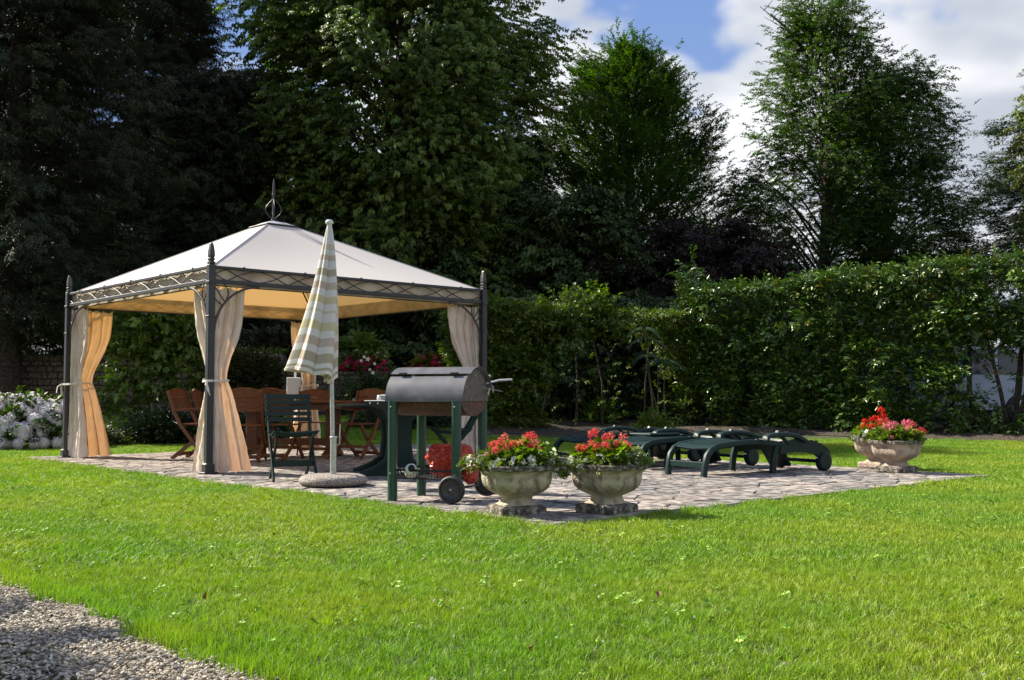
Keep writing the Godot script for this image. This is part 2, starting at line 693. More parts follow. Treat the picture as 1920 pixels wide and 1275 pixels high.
func gravel() -> void:
	# a gravelled drive in the near left corner; its edge runs along U
	var edge := Vector3(-0.69, 0, -3.06)
	var side := Vector3(-U.z, 0, U.x)  # towards the drive
	side = side if side.x < 0 else -side
	var b := MB.new()
	var rows := []
	for i in 25:
		var r := PackedVector3Array()
		var s := -5.0 + i * 0.5
		for k in 8:
			r.append(edge + U * s + side * (k * 0.6 - 0.05) + Vector3(0, -0.004 - 0.012 * minf(k, 1), 0) + side * (rr(-0.03, 0.03) if k == 0 else 0.0))
		rows.append(r)
	b.sheet(rows)
	struct("driveway", b, M.grit)
	var shapes := []
	for k in 4:
		var m := MB.new()
		var n := FastNoiseLite.new()
		n.seed = k
		n.frequency = 0.9
		var rings := []
		for i in range(1, 5):
			var a := PI * i / 5.0
			var r := PackedVector3Array()
			for j in 7:
				var c := TAU * j / 7.0
				var d := Vector3(sin(a) * cos(c), -cos(a), sin(a) * sin(c))
				r.append(d * (1.0 + 0.45 * n.get_noise_3dv(d * 1.6)) * Vector3(1.25, 0.45, 0.8))
			rings.append(r)
		m.loft(rings, k % 2 == 0)
		shapes.append(m.mesh())
	var where := [[], [], [], []]
	var tint := [[], [], [], []]
	var root := Node3D.new()
	root.name = "gravel"
	add_child(root)
	stuff(root)
	for i in 40000:
		var s := rr(-1.5, 3.6)
		var w := pow(R.randf(), 1.15) * 1.75 - 0.05
		var p := edge + U * s + side * w
		if w < 0.06 and R.randf() < 0.6:
			continue
		var k := R.randi() % 4
		var size := rr(0.004, 0.009)
		var bs := Basis.from_euler(Vector3(rr(-0.6, 0.6), rr(0, TAU), rr(-0.6, 0.6))).scaled_local(Vector3.ONE * size)
		where[k].append(Transform3D(bs, p + Vector3(0, rr(-0.008, 0.008), 0)))
		var g := rr(0.15, 0.5) if R.randf() > 0.15 else rr(0.4, 0.65)
		var warm := rr(0.0, 1.0)
		tint[k].append(Color(g, g * lerpf(0.95, 0.84, warm), g * lerpf(0.84, 0.58, warm)))
	for k in 4:
		many("pebbles", shapes[k], M.pebble, where[k], tint[k], root)


# ---------------------------------------------------------------- walls

func stone_wall(called: String, label: String, a: Vector3, b: Vector3, top: float, foot: float, deep: float, stones_most: int, course := 0.15) -> Node3D:
	var long := a.distance_to(b)
	var d := (b - a).normalized()
	var w := thing(called, label, "wall", a)
	w.basis = Basis(d, Vector3.UP, d.cross(Vector3.UP))
	var core := MB.new()
	core.box(Vector3(long / 2, (top + foot) / 2, 0), Vector3(long, top - foot, deep), 0.02)
	part("core", core, M.wall_core, w)
	var n := 0
	var y := foot
	var rest := MB.new()
	var variants := []
	for k in 5:
		var m := MB.new()
		m.box(Vector3.ZERO, Vector3(1, 1, 1), 0.09)
		variants.append(m.mesh())
	while y < top - 0.02:
		var h := minf(course * rr(0.8, 1.25), top - y + 0.04)
		var x := rr(-0.15, 0.0)
		while x < long:
			var l := rr(0.14, 0.40)
			var x0 := maxf(x, 0.0)
			var x1 := minf(x + l, long)
			if x1 - x0 > 0.05:
				var at := Vector3((x0 + x1) / 2, y + h / 2, 0)
				var size := Vector3(x1 - x0 - 0.022, h - 0.02, deep + rr(0.05, 0.10))
				if n < stones_most:
					part("stone", variants[R.randi() % 5], M.walls[R.randi() % 4], w, Transform3D(Basis().scaled(size).rotated(Vector3.BACK, rr(-0.02, 0.02)), at))
					n += 1
				else:
					rest.box(at, size, 0.02)
			x += l
		y += h
	if rest.v.size():
		stuff(part("more_stones", rest, M.walls[1], w))
	return w


func walls() -> void:
	stone_wall("stone_wall", "long weathered stone garden wall behind the gazebo, below the dark evergreens", Vector3(-21.0, 0, -24.7), Vector3(-5.25, 0, -24.7), 1.80, 0.2, 0.36, 290, 0.125)
	stone_wall("stone_wall", "lower stretch of stone wall behind the barbecue, roses climbing up it", Vector3(-4.75, 0, -24.6), Vector3(-0.9, 0, -24.3), 1.36, 0.2, 0.36, 200, 0.125)
	stone_wall("stone_pillar", "square stone pillar joining the two stretches of garden wall", Vector3(-5.25, 0, -24.55), Vector3(-4.72, 0, -24.55), 1.44, 0.2, 0.5, 60)
	stone_wall("stone_wall", "short stone wall on the upper level with hostas on top", Vector3(-5.6, 0, -28.2), Vector3(-3.25, 0, -28.0), 1.98, 1.2, 0.4, 80)
	# moss and small weeds on the long wall's top
	var where := []
	var tint := []
	for i in 900:
		var x := rr(-15.5, -5.2)
		where.append(Transform3D(Basis.from_euler(Vector3(rr(-1.4, -0.4), rr(0, TAU), 0)).scaled_local(Vector3.ONE * rr(0.08, 0.2)), Vector3(x, 1.80, -24.7 + rr(-0.17, 0.2))))
		tint.append(Color(1.2, 1.3, 0.8) * rr(0.7, 1.2))
	tag(many("moss", spray_mesh(901, 14, 0.3, 0.14, Color(0.07, 0.11, 0.02), 0.3, 0.9), M.leaf, where, tint, self), "low moss and weeds along the top of the long stone wall", "moss")


# ---------------------------------------------------------------- foliage

# one twig of unit length along +z with its leaves; droop > 0 lets the leaves hang
func spray_mesh(seed_: int, count: int, long: float, wide: float, color: Color, droop := 0.3, spread := 0.9, curl := 0.6, hue := 0.25) -> ArrayMesh:
	var q := RandomNumberGenerator.new()
	q.seed = seed_
	var b := MB.new()
	b.col = Color(0.05, 0.04, 0.025)
	b.tube(PackedVector3Array([Vector3.ZERO, Vector3(0, 0.03, 0.5), Vector3(0, -0.03, 0.95)]), [0.014, 0.010, 0.005], 3, false)
	for i in count:
		var t := lerpf(0.12, 1.0, (i + q.randf()) / count)
		var s := -1.0 if i % 2 else 1.0
		var a := q.randf_range(0.4, 1.2) * spread
		var d := Vector3(s * sin(a), q.randf_range(-0.35, 0.35) - droop, cos(a)).normalized()
		var k := q.randf_range(1.0 - hue, 1.0 + hue)
		b.col = Color(color.r * k * q.randf_range(0.85, 1.25), color.g * k, color.b * k * q.randf_range(0.7, 1.2))
		var from := Vector3(0, 0.05 * sin(t * 3.0) - 0.04 * t, t) + Vector3(q.randf_range(-1, 1), q.randf_range(-1, 1), q.randf_range(-1, 1)) * 0.10
		var face := (Vector3.UP + Vector3(q.randf_range(-0.8, 0.8), 0, q.randf_range(-0.8, 0.8))).normalized()
		if absf(d.dot(face)) > 0.9:
			face = Vector3(s, 0.3, 0).normalized()
		b.leaf(from, d, face, long * q.randf_range(0.7, 1.2), wide * q.randf_range(0.75, 1.2), 0.2, curl)
	return b.mesh()


func tint_of(base := 1.0, vary := 0.22) -> Color:
	var k := base * rr(1.0 - vary, 1.0 + vary)
	return Color(k * rr(0.9, 1.12), k, k * rr(0.85, 1.1))


# leaves old and new, here and there a brown one
func hedge_tint() -> Color:
	var k := R.randf()
	if k < 0.035:
		return Color(2.2, 1.0, 0.7) * rr(0.6, 1.1)
	if k < 0.16:
		return Color(1.55, 1.4, 1.0) * rr(0.85, 1.2)
	return tint_of(1.0, 0.3)


# a tree: trunk, limbs and a crown of leafy twigs round the ends of its branches
func tree(called: String, label: String, at: Vector3, p: Dictionary, group := "") -> Node3D:
	var q := RandomNumberGenerator.new()
	q.seed = p.seed
	var o := thing(called, label, "tree", at, 0.0, group)
	var h: float = p.h
	var cb: float = p.cb
	var w: float = p.w
	var lean: Vector2 = p.get("lean", Vector2.ZERO)
	var ph := q.randf() * 6.0
	var axis := func(y: float) -> Vector3:
		var t := y / h
		return Vector3(lean.x * t * t + sin(t * 5.0 + ph) * 0.12 * w * 0.25, y, lean.y * t * t + cos(t * 4.0 + ph) * 0.1 * w * 0.25)
	var tr := MB.new()
	var path := PackedVector3Array()
	var rad := []
	for i in 15:
		var t := i / 14.0
		path.append(axis.call(-0.3 + t * (h * 0.95 + 0.3)))
		rad.append(p.r * (pow(1.0 - t * 0.97, 0.9) + 0.45 * exp(-t * 22.0)))
	tr.tube(path, rad, 10)
	part("trunk", tr, M.bark, o)
	var limbs := MB.new()
	var ends := []
	var n: int = p.limbs
	var shape: Array = p.shape     # widths at even steps from crown base to top
	for i in n:
		var f := clampf((i + q.randf()) / n, 0.0, 0.995)
		var fs := f * (shape.size() - 1)
		var wd: float = lerpf(shape[int(fs)], shape[mini(int(fs) + 1, shape.size() - 1)], fs - int(fs))
		var az := i * 2.39996 + q.randf_range(-0.4, 0.4)
		var out := w * wd * q.randf_range(0.72, 1.08)
		var y := cb + (h - cb) * f
		var rise: float = p.get("rise", 0.5)
		var y0 := clampf(y - out * rise, cb * 0.55, h * 0.93)
		var a: Vector3 = axis.call(y0)
		var e: Vector3 = axis.call(y) + Vector3(cos(az), 0, sin(az)) * out
		if f > 0.985:
			e = axis.call(h) + Vector3(cos(az), 0, sin(az)) * 0.2
		var bow := Vector3(0, out * p.get("bow", 0.15), 0)
		var limb := PackedVector3Array()
		for k in 7:
			var t := k / 6.0
			limb.append(a.lerp(e, t) + bow * sin(t * PI))
		var lr := clampf(0.012 * a.distance_to(e) + 0.008, 0.01, p.r * 0.5)
		limbs.tube(limb, [lr, lr * 0.85, lr * 0.7, lr * 0.55, lr * 0.42, lr * 0.3, lr * 0.15], 5, false)
		var subs: int = p.get("subs", 4)
		for k in subs:
			var t := lerpf(p.get("inner", 0.35), 1.0, (k + q.randf()) / subs)
			var s := limb[int(t * 5.99)].lerp(limb[mini(int(t * 5.99) + 1, 6)], t * 5.99 - int(t * 5.99))
			var reach := (0.16 + 0.13 * out) * q.randf_range(0.6, 1.3)
			var side := (1.0 if k % 2 else -1.0) * q.randf_range(0.3, 1.2)
			var free: float = p.get("free", 0.0)
			var d := Vector3(cos(az + side), p.get("tip", 0.15) + q.randf_range(-0.2 - free, 0.25 + free), sin(az + side)).normalized()
			var s2 := s + d * reach
			limbs.tube(PackedVector3Array([s, s.lerp(s2, 0.5) + Vector3(0, 0.03, 0), s2]), [lr * 0.35, lr * 0.22, lr * 0.1], 3, false)
			ends.append([s, s2, q.randf_range(0.75, 1.25), (s2 - axis.call(s2.y)) * Vector3(1, 0.2, 1)])
	part("limbs", limbs, M.bark, o)
	var where := [[], []]
	var tint := [[], []]
	var total: int = p.n
	var hang: float = p.get("hang", 0.2)
	var fluff: float = p.get("fluff", 0.22)
	for i in total:
		var e: Array = ends[q.randi() % ends.size()]
		var a: Vector3 = e[0]
		var b: Vector3 = e[1]
		var at2 := a.lerp(b, sqrt(q.randf())) + Vector3(q.randfn(0, fluff), q.randfn(0, fluff * (0.7 if not p.has("free") else 0.95)), q.randfn(0, fluff))
		var d: Vector3 = (e[3] as Vector3).normalized() + (b - a).normalized() * 0.6 + Vector3(q.randf_range(-1, 1), q.randf_range(-0.7, 0.7), q.randf_range(-1, 1)) * 0.7 + Vector3(0, -hang, 0)
		var size := q.randf_range(0.65, 1.25) * float(p.size)
		var bs := facing(d, q.randf_range(-0.6, 0.6)).scaled_local(Vector3.ONE * size)
		var k := i % 2
		where[k].append(Transform3D(bs, at2))
		var g: float = e[2] * q.randf_range(0.8, 1.2)
		tint[k].append(Color(g * q.randf_range(0.9, 1.15), g, g * q.randf_range(0.85, 1.1)))
	for k in 2:
		many("crown", p.sprays[k], p.mat, where[k], tint[k], o)
	return o


var S := {}


func sprays() -> void:
	S.lime = [spray_mesh(1, 20, 0.26, 0.20, Color(0.130, 0.205, 0.032), 0.5, 0.9, 0.8), spray_mesh(2, 20, 0.24, 0.19, Color(0.110, 0.180, 0.028), 0.4, 0.9, 1.0)]
	S.beech = [spray_mesh(3, 20, 0.21, 0.13, Color(0.070, 0.140, 0.024), 0.12, 0.9, 0.5), spray_mesh(4, 20, 0.20, 0.12, Color(0.058, 0.120, 0.022), 0.15, 0.9, 0.5)]
	S.copper = [spray_mesh(5, 20, 0.2, 0.14, Color(0.030, 0.018, 0.015), 0.2), spray_mesh(6, 20, 0.2, 0.14, Color(0.036, 0.022, 0.017), 0.2)]
	S.yew = [spray_mesh(7, 34, 0.24, 0.045, Color(0.024, 0.036, 0.014), 0.35, 0.7, 0.5), spray_mesh(8, 34, 0.22, 0.05, Color(0.030, 0.044, 0.016), 0.25, 0.7, 0.5)]
	S.cedar = [spray_mesh(9, 30, 0.22, 0.05, Color(0.036, 0.072, 0.026), 0.1, 0.8, 0.4), spray_mesh(10, 30, 0.22, 0.05, Color(0.042, 0.084, 0.026), 0.0, 0.8, 0.4)]
	S.pale = [spray_mesh(11, 20, 0.24, 0.16, Color(0.14, 0.17, 0.06), 0.5), spray_mesh(12, 20, 0.24, 0.16, Color(0.11, 0.15, 0.05), 0.5)]
	S.dark = [spray_mesh(13, 20, 0.26, 0.14, Color(0.038, 0.066, 0.018), 0.3), spray_mesh(14, 20, 0.26, 0.14, Color(0.044, 0.076, 0.020), 0.3)]


func trees() -> void:
	var round_ := [0.62, 0.92, 1.0, 0.95, 0.8, 0.55, 0.2]
	# the big lime in the middle
	tree("lime_tree", "huge lime tree with drooping clusters of leaves rising behind the gazebo roof", Vector3(-3.6, 1.6, -33.3), {seed = 11, h = 18.5, cb = 2.4, w = 4.9, r = 0.46, limbs = 150, subs = 8, shape = [0.8, 0.95, 1.0, 1.0, 0.95, 0.82, 0.6, 0.3], n = 36000, size = 0.36, sprays = S.lime, mat = M.leaf, hang = 0.5, rise = 0.6, bow = 0.12, tip = 0.0, fluff = 0.40, free = 0.7, inner = 0.3})
	# dark evergreens on the left
	var yews := "dark evergreens on the left"
	tree("yew_tree", "black-green yew with a thick trunk behind the white hydrangeas at the left edge", Vector3(-11.35, 0.4, -24.0), {seed = 21, h = 15.0, cb = 1.9, w = 3.0, r = 0.36, limbs = 110, subs = 6, shape = [0.9, 1.0, 0.95, 0.85, 0.7, 0.4], n = 12000, size = 0.5, sprays = S.yew, mat = M.dull_leaf, hang = 0.5, rise = 0.25, fluff = 0.25, inner = 0.1}, yews)
	tree("yew_tree", "tall dark yew standing behind the long wall, left of the gazebo's peak", Vector3(-12.1, 1.5, -34.0), {seed = 22, h = 17.0, cb = 1.0, w = 2.7, r = 0.3, limbs = 105, subs = 6, shape = [1.0, 1.0, 0.95, 0.85, 0.7, 0.35], n = 12000, size = 0.5, sprays = S.yew, mat = M.dull_leaf, hang = 0.5, rise = 0.25, fluff = 0.25, inner = 0.1}, yews)
	tree("yew_tree", "dark yew farthest back, seen between the other evergreens and the big lime", Vector3(-8.6, 1.5, -30.8), {seed = 23, h = 8.6, cb = 0.5, w = 2.2, r = 0.3, limbs = 100, subs = 6, shape = [1.0, 1.0, 0.95, 0.85, 0.7, 0.3], n = 10000, size = 0.56, sprays = S.yew, mat = M.dull_leaf, hang = 0.4, rise = 0.25, fluff = 0.3, inner = 0.1}, yews)
	tree("copper_beech", "dark purple beech whose top shows above the yews at the upper left", Vector3(-15.5, 1.5, -48.0), {seed = 24, h = 20.0, cb = 2.0, w = 2.0, r = 0.35, limbs = 70, subs = 4, shape = round_, n = 5000, size = 0.7, sprays = S.copper, mat = M.dull_leaf, rise = 0.6})
	tree("yew_tree", "dark evergreen reaching out of the picture at the upper left corner", Vector3(-17.0, 1.4, -33.0), {seed = 25, h = 16.0, cb = 0.8, w = 4.2, r = 0.34, limbs = 100, subs = 6, shape = [1.0, 1.0, 0.95, 0.85, 0.7, 0.35], n = 10000, size = 0.56, sprays = S.yew, mat = M.dull_leaf, hang = 0.5, rise = 0.25, fluff = 0.28, inner = 0.1}, yews)
	# beech between the lime and the tall pair
	tree("beech_tree", "pointed green beech with upswept twigs right of the big lime", Vector3(4.4, 0.4, -37.0), {seed = 31, h = 12.4, cb = 1.2, w = 5.2, r = 0.26, limbs = 140, subs = 6, shape = [0.85, 1.0, 0.95, 0.82, 0.66, 0.45, 0.16], n = 30000, size = 0.36, sprays = S.beech, mat = M.leaf, hang = -0.6, rise = 1.0, bow = -0.05, tip = 0.7, fluff = 0.3, free = 0.5, lean = Vector2(-0.5, 0), inner = 0.3})
	tree("copper_beech", "low dark copper beech above the hedge, below the pointed beech", Vector3(5.6, 0.4, -31.5), {seed = 32, h = 5.4, cb = 0.5, w = 2.9, r = 0.14, limbs = 60, subs = 4, shape = [0.9, 1.0, 1.0, 0.9, 0.75, 0.4], n = 4200, size = 0.55, sprays = S.copper, mat = M.dull_leaf, rise = 0.5, inner = 0.25})
	tree("shade_tree", "dark bushy tree above the hedge between lime and copper beech", Vector3(1.6, 0.5, -32.5), {seed = 33, h = 6.4, cb = 0.4, w = 2.6, r = 0.14, limbs = 60, subs = 4, shape = [0.95, 1.0, 1.0, 0.9, 0.75, 0.4], n = 4200, size = 0.6, sprays = S.dark, mat = M.dull_leaf, rise = 0.4, inner = 0.25})
	# the tall sparse pair
	tree("tall_tree", "tallest thin-crowned tree with bare twigs at its top, right of centre", Vector3(10.5, 0.4, -36.0), {seed = 41, h = 13.9, cb = 2.4, w = 3.0, r = 0.27, limbs = 95, subs = 6, shape = [0.85, 0.95, 1.0, 0.95, 0.85, 0.75, 0.55, 0.25], n = 11500, free = 0.7, size = 0.36, sprays = S.beech, mat = M.leaf, hang = 0.0, rise = 0.9, fluff = 0.3, lean = Vector2(0.3, 0)})
	tree("tall_tree", "second thin-crowned tree, its trunk just right of the tallest tree's", Vector3(12.9, 0.4, -36.6), {seed = 42, h = 11.6, cb = 2.2, w = 2.5, r = 0.24, limbs = 90, subs = 6, shape = [0.7, 0.85, 0.95, 1.0, 0.95, 0.8, 0.5], n = 11000, free = 0.7, size = 0.36, sprays = S.beech, mat = M.leaf, hang = 0.15, rise = 0.8, fluff = 0.3, lean = Vector2(0.3, 0)})
	# conifer and the pale tree on the right
	tree("conifer", "layered dark green conifer sloping down from the right edge", Vector3(20.7, 0.3, -36.5), {seed = 51, h = 15.0, cb = 0.9, w = 5.6, r = 0.34, limbs = 150, subs = 7, shape = [1.0, 1.0, 1.0, 0.94, 0.70, 0.42, 0.2, 0.03], n = 16000, size = 0.62, sprays = S.cedar, mat = M.dull_leaf, hang = 0.1, rise = -0.05, bow = 0.10, tip = 0.05, fluff = 0.2, inner = 0.25})
	tree("pale_tree", "pale yellow-green tree just entering at the right edge before the conifer", Vector3(14.75, 0.2, -26.5), {seed = 52, h = 9.3, cb = 3.6, w = 1.75, r = 0.16, limbs = 50, subs = 4, shape = [0.6, 0.9, 1.0, 0.9, 0.7, 0.4], n = 4000, size = 0.42, sprays = S.pale, mat = M.leaf, hang = 0.5, rise = 0.4})
	# the dim wood behind
	var wood := "shrubby trees in the dim wood behind the wall"
	var spots := [[-14.5, -41.0, 9.0, "behind the long wall at the far left"], [-4.6, -38.0, 8.0, "behind the big lime, left of its trunk"], [-1.0, -36.0, 8.5, "behind the big lime, right of its trunk"], [2.0, -45.0, 6.5, "behind the pointed beech"], [8.3, -42.0, 5.5, "between beech and tall trees"], [13.0, -45.0, 4.8, "behind the tall pair"], [16.5, -44.0, 5.6, "between the tall pair and the conifer"], [-9.5, -44.0, 8.0, "behind the yews"], [-2.6, -32.8, 4.6, "close behind the lime's trunk"], [-5.4, -33.0, 5.2, "behind the upper stone wall"], [-21.0, -35.0, 9.5, "beyond the left edge, past the yew"]]
	for i in spots.size():
		var s: Array = spots[i]
		tree("wood_tree", "dim bushy dark tree " + s[3], Vector3(s[0], 1.2 if s[0] < 0 else 0.4, s[1]), {seed = 60 + i, h = s[2], cb = 0.25, w = 2.9, r = 0.13, limbs = 50, subs = 4, shape = [1.0, 1.0, 1.0, 0.95, 0.8, 0.45], n = 3000, size = 0.8, sprays = S.dark, mat = M.dull_leaf, rise = 0.35, inner = 0.2}, wood)
	# bare twigs at the top of the tallest tree
	var tw := thing("dead_branches", "bare grey twigs sticking out of the top of the tallest tree", "branches", Vector3(10.4, 12.2, -36.0))
	for k in 5:
		var b := MB.new()
		var a := -0.9 + k * 0.38
		var tip := Vector3(sin(a) * 1.9 - 0.5, 2.0 + rr(-0.3, 0.6), rr(-0.5, 0.5))
		b.tube(PackedVector3Array([Vector3(0, -0.3, 0), tip * 0.5 + Vector3(0.1, 0.1, 0), tip]), [0.05, 0.03, 0.01], 5)
		for j in 5:
			var s := tip * (0.45 + j * 0.12)
			b.tube(PackedVector3Array([s, s + Vector3(rr(-0.5, 0.5), rr(0.2, 0.6), rr(-0.3, 0.3))]), [0.016, 0.005], 4)
		part("branch", b, M.bark, tw)
	# a rounded evergreen left of the lens: it throws the shade on the drive
	tree("clipped_evergreen", "rounded evergreen beside the drive, outside the left edge", Vector3(-5.3, 0, -4.3), {seed = 90, h = 3.15, cb = 0.2, w = 1.0, r = 0.09, limbs = 60, subs = 4, shape = [0.9, 1.0, 1.0, 0.9, 0.7, 0.3], n = 3000, size = 0.36, sprays = S.dark, mat = M.dull_leaf, rise = 0.3, inner = 0.15})


# ---------------------------------------------------------------- hedges

func hedges() -> void:
	var laurel := [spray_mesh(101, 13, 0.36, 0.15, Color(0.085, 0.155, 0.026), 0.1, 0.9, 0.5), spray_mesh(102, 13, 0.34, 0.14, Color(0.068, 0.130, 0.024), 0.1, 0.9, 0.5)]
	var horn := [spray_mesh(103, 18, 0.22, 0.15, Color(0.11, 0.165, 0.024), 0.15), spray_mesh(104, 18, 0.22, 0.15, Color(0.085, 0.140, 0.022), 0.15)]
	# --- the tall laurel hedge on the right
	var a := Vector3(3.75, 0, -23.6)
	var b := Vector3(13.2, 0, -18.2)
	var d := (b - a).normalized()
	var back := Vector3(d.z, 0, -d.x)
	back = back if back.z < 0 else -back
	var long := a.distance_to(b)
	var o := thing("laurel_hedge", "tall clipped laurel hedge with glossy leaves along the right side", "hedge", a)
	var n := FastNoiseLite.new()
	n.seed = 4
	n.frequency = 0.55
	n.fractal_octaves = 3
	var gap := func(s: float, y: float) -> float:   # 1 where the hedge is open
		var e := Vector2((s - 6.65) / 1.15, (y - 1.02) / 0.78).length()
		return 1.0 - smoothstep(0.72, 1.05, e + n.get_noise_2d(s * 3, y * 3) * 0.35)
	var where := [[], []]
	var tint := [[], []]
	for i in 15500:
		var s := R.randf() * long
		var y := R.randf()
		var t := 0.0
		var out := -back
		var top := 2.97 + 0.075 * s + 0.07 * n.get_noise_2d(s * 2.0, 40.0)
		var pick := R.randf()
		if pick < 0.56:          # the face
			y = 0.08 + y * (top - 0.08)
			t = rr(-0.05, 0.32)
		elif pick < 0.68:        # the top
			y = top - rr(0.0, 0.15)
			t = rr(0.0, 1.5)
			out = Vector3.UP
		else:                    # the inside
			y = 0.1 + y * (top - 0.1)
			t = rr(0.2, 1.4)
		if pick < 0.04:
			s = rr(0.0, 0.3)
			out = -d - back * 0.4
			t = rr(0, 1.4)
		var hole := n.get_noise_2d(s * 2.2 + 50.0, y * 2.2)
		if R.randf() < float(gap.call(s, y)) * 0.94:
			continue
		if hole < -0.17 and t < 0.5 and y < top - 0.4 and R.randf() < 0.9:
			continue
		t += 0.07 - 0.5 * n.get_noise_2d(s * 1.4, y * 1.4 + 20.0) if pick < 0.56 else 0.0
		var at := d * s + Vector3(0, height_at(a.x + d.x * s, a.z + d.z * s) + y, 0) + back * t
		var dir := out + Vector3(rr(-1.3, 1.0), rr(-0.7, 1.2), rr(-1.1, 1.1))
		var k := i % 2
		where[k].append(Transform3D(facing(dir, rr(-0.8, 0.8)).scaled_local(Vector3.ONE * (rr(0.19, 0.40) if out != Vector3.UP else rr(0.10, 0.24))), at))
		tint[k].append(hedge_tint())
	for k in 2:
		many("foliage", laurel[k], M.gloss_leaf, where[k], tint[k], o)
	for s in [0.5, 1.0, 1.35, 1.9, 2.6, 3.3, 4.0, 4.7, 5.4, 5.95, 6.3, 6.65, 6.75, 6.95, 7.2, 7.8, 8.6, 9.5]:
		var st := MB.new()
		var base: Vector3 = d * s + back * rr(0.3, 0.7) + Vector3(0, height_at(a.x + d.x * s, a.z + d.z * s) - 0.1, 0)
		if s > 6.2 and s < 7.1:
			base = d * 6.55 + back * 0.5 + Vector3(0, -0.1, 0)
		var tip: Vector3 = d * (s + (s - 6.55) * 0.9 if s > 6.2 and s < 7.1 else s + rr(-0.3, 0.3)) + back * rr(0.2, 0.9) + Vector3(0, 3.0, 0)
		var fat := rr(0.035, 0.06) if s > 5.2 else rr(0.018, 0.035)
		st.tube(PackedVector3Array([base, base.lerp(tip, 0.35) + Vector3(rr(-0.08, 0.08), 0, 0), base.lerp(tip, 0.7) + Vector3(rr(-0.1, 0.1), 0, 0), tip]), [fat, fat * 0.85, fat * 0.6, fat * 0.25], 7)
		part("stem", st, M.bark, o)
	# --- the lower hedge in the middle
	a = Vector3(-0.55, 0, -21.0)
	b = Vector3(3.95, 0, -23.4)
	d = (b - a).normalized()
	back = Vector3(d.z, 0, -d.x)
	back = back if back.z < 0 else -back
	long = a.distance_to(b)
	o = thing("clipped_hedge", "lower clipped hedge of small leaves between gazebo and laurel, hollow at its right", "hedge", a)
	where = [[], []]
	tint = [[], []]
	for i in 13500:
		var s := R.randf() * long
		var top := 2.50 + 0.05 * n.get_noise_2d(s * 3.0, 90.0)
		var y := R.randf()
		var t := 0.0
		var out := -back
		var pick := R.randf()
		if pick < 0.46:
			y = 0.05 + y * (top - 0.05)
			t = rr(-0.04, 0.22)
		elif pick < 0.58:
			y = top - rr(0.0, 0.12)
			t = rr(0.0, 1.0)
			out = Vector3.UP
		elif pick < 0.78:        # the end that turns away beside the gazebo
			s = rr(-0.05, 0.25)
			y = 0.05 + y * (top - 0.05)
			t = rr(0.0, 1.6)
			out = -d
		else:
			y = 0.1 + y * (top - 0.1)
			t = rr(0.1, 1.0)
		# the hollow: an arch of shade low on the right
		var e := Vector2((s - 3.2) / 1.75, (y - 0.6) / 1.75).length() + 0.25 * n.get_noise_2d(s * 4.0, y * 4.0)
		if e < 1.0 and R.randf() < 0.97:
			continue
		if s > 1.5 and y < 1.0 and t < 0.6 and R.randf() < 0.5:
			continue
		t += 0.05 - 0.45 * n.get_noise_2d(s * 2.0, y * 2.0 + 70.0) if pick < 0.46 else 0.0
		var at := d * s + Vector3(0, height_at(a.x + d.x * s, a.z + d.z * s) + y, 0) + back * t
		var k := i % 2
		where[k].append(Transform3D(facing(out + Vector3(rr(-0.9, 0.9), rr(-0.5, 0.8), rr(-0.9, 0.9)), rr(-0.8, 0.8)).scaled_local(Vector3.ONE * (rr(0.13, 0.28) if out != Vector3.UP else rr(0.08, 0.18))), at))
		tint[k].append(hedge_tint())
	for k in 2:
		many("foliage", horn[k], M.leaf, where[k], tint[k], o)
	for s in [0.4, 1.4, 2.5, 3.2, 4.2]:
		var st := MB.new()
		var base: Vector3 = d * s + back * rr(0.6, 1.1) + Vector3(0, -0.1, 0)
		st.tube(PackedVector3Array([base, base + Vector3(rr(-0.15, 0.15), 1.2, rr(-0.1, 0.1)), base + Vector3(rr(-0.3, 0.3), 2.5, rr(-0.1, 0.1))]), [0.035, 0.025, 0.01], 6)
		part("stem", st, M.bark, o)
	# --- a climber spilling over that hedge
	climber("climbing_vine", "bright green climber spilling over the top of the lower hedge", [[Vector3(1.15, 2.5, -22.1), 0.5], [Vector3(1.75, 2.66, -22.4), 0.33], [Vector3(0.95, 2.1, -21.85), 0.4], [Vector3(0.55, 1.6, -21.7), 0.35], [Vector3(0.2, 1.1, -21.5), 0.3], [Vector3(2.1, 2.4, -22.5), 0.3]], [Vector3(0.5, 0, -21.6), Vector3(1.0, 2.4, -22.0), Vector3(1.8, 2.8, -22.4)], Color(0.085, 0.14, 0.02), 520, 0.34)
	# dense dark shrubs behind the hollow and behind the hedges
	var backs := [[2.6, -26.8, 3.0, "behind the hollow in the lower hedge"], [4.6, -27.6, 3.2, "behind the left end of the laurel hedge"], [1.0, -26.0, 2.9, "behind the lower hedge"], [7.0, -26.6, 3.0, "behind the middle of the laurel hedge"]]
	for i in backs.size():
		var s: Array = backs[i]
		tree("backing_shrub", "dense dark shrub " + s[3], Vector3(s[0], 0.1, s[1]), {seed = 120 + i, h = s[2], cb = 0.1, w = 1.5, r = 0.07, limbs = 40, subs = 4, shape = [1.0, 1.0, 1.0, 0.9, 0.7], n = 2600, size = 0.5, sprays = S.dark, mat = M.dull_leaf, rise = 0.3, inner = 0.15}, "dark shrubs behind the hedges")


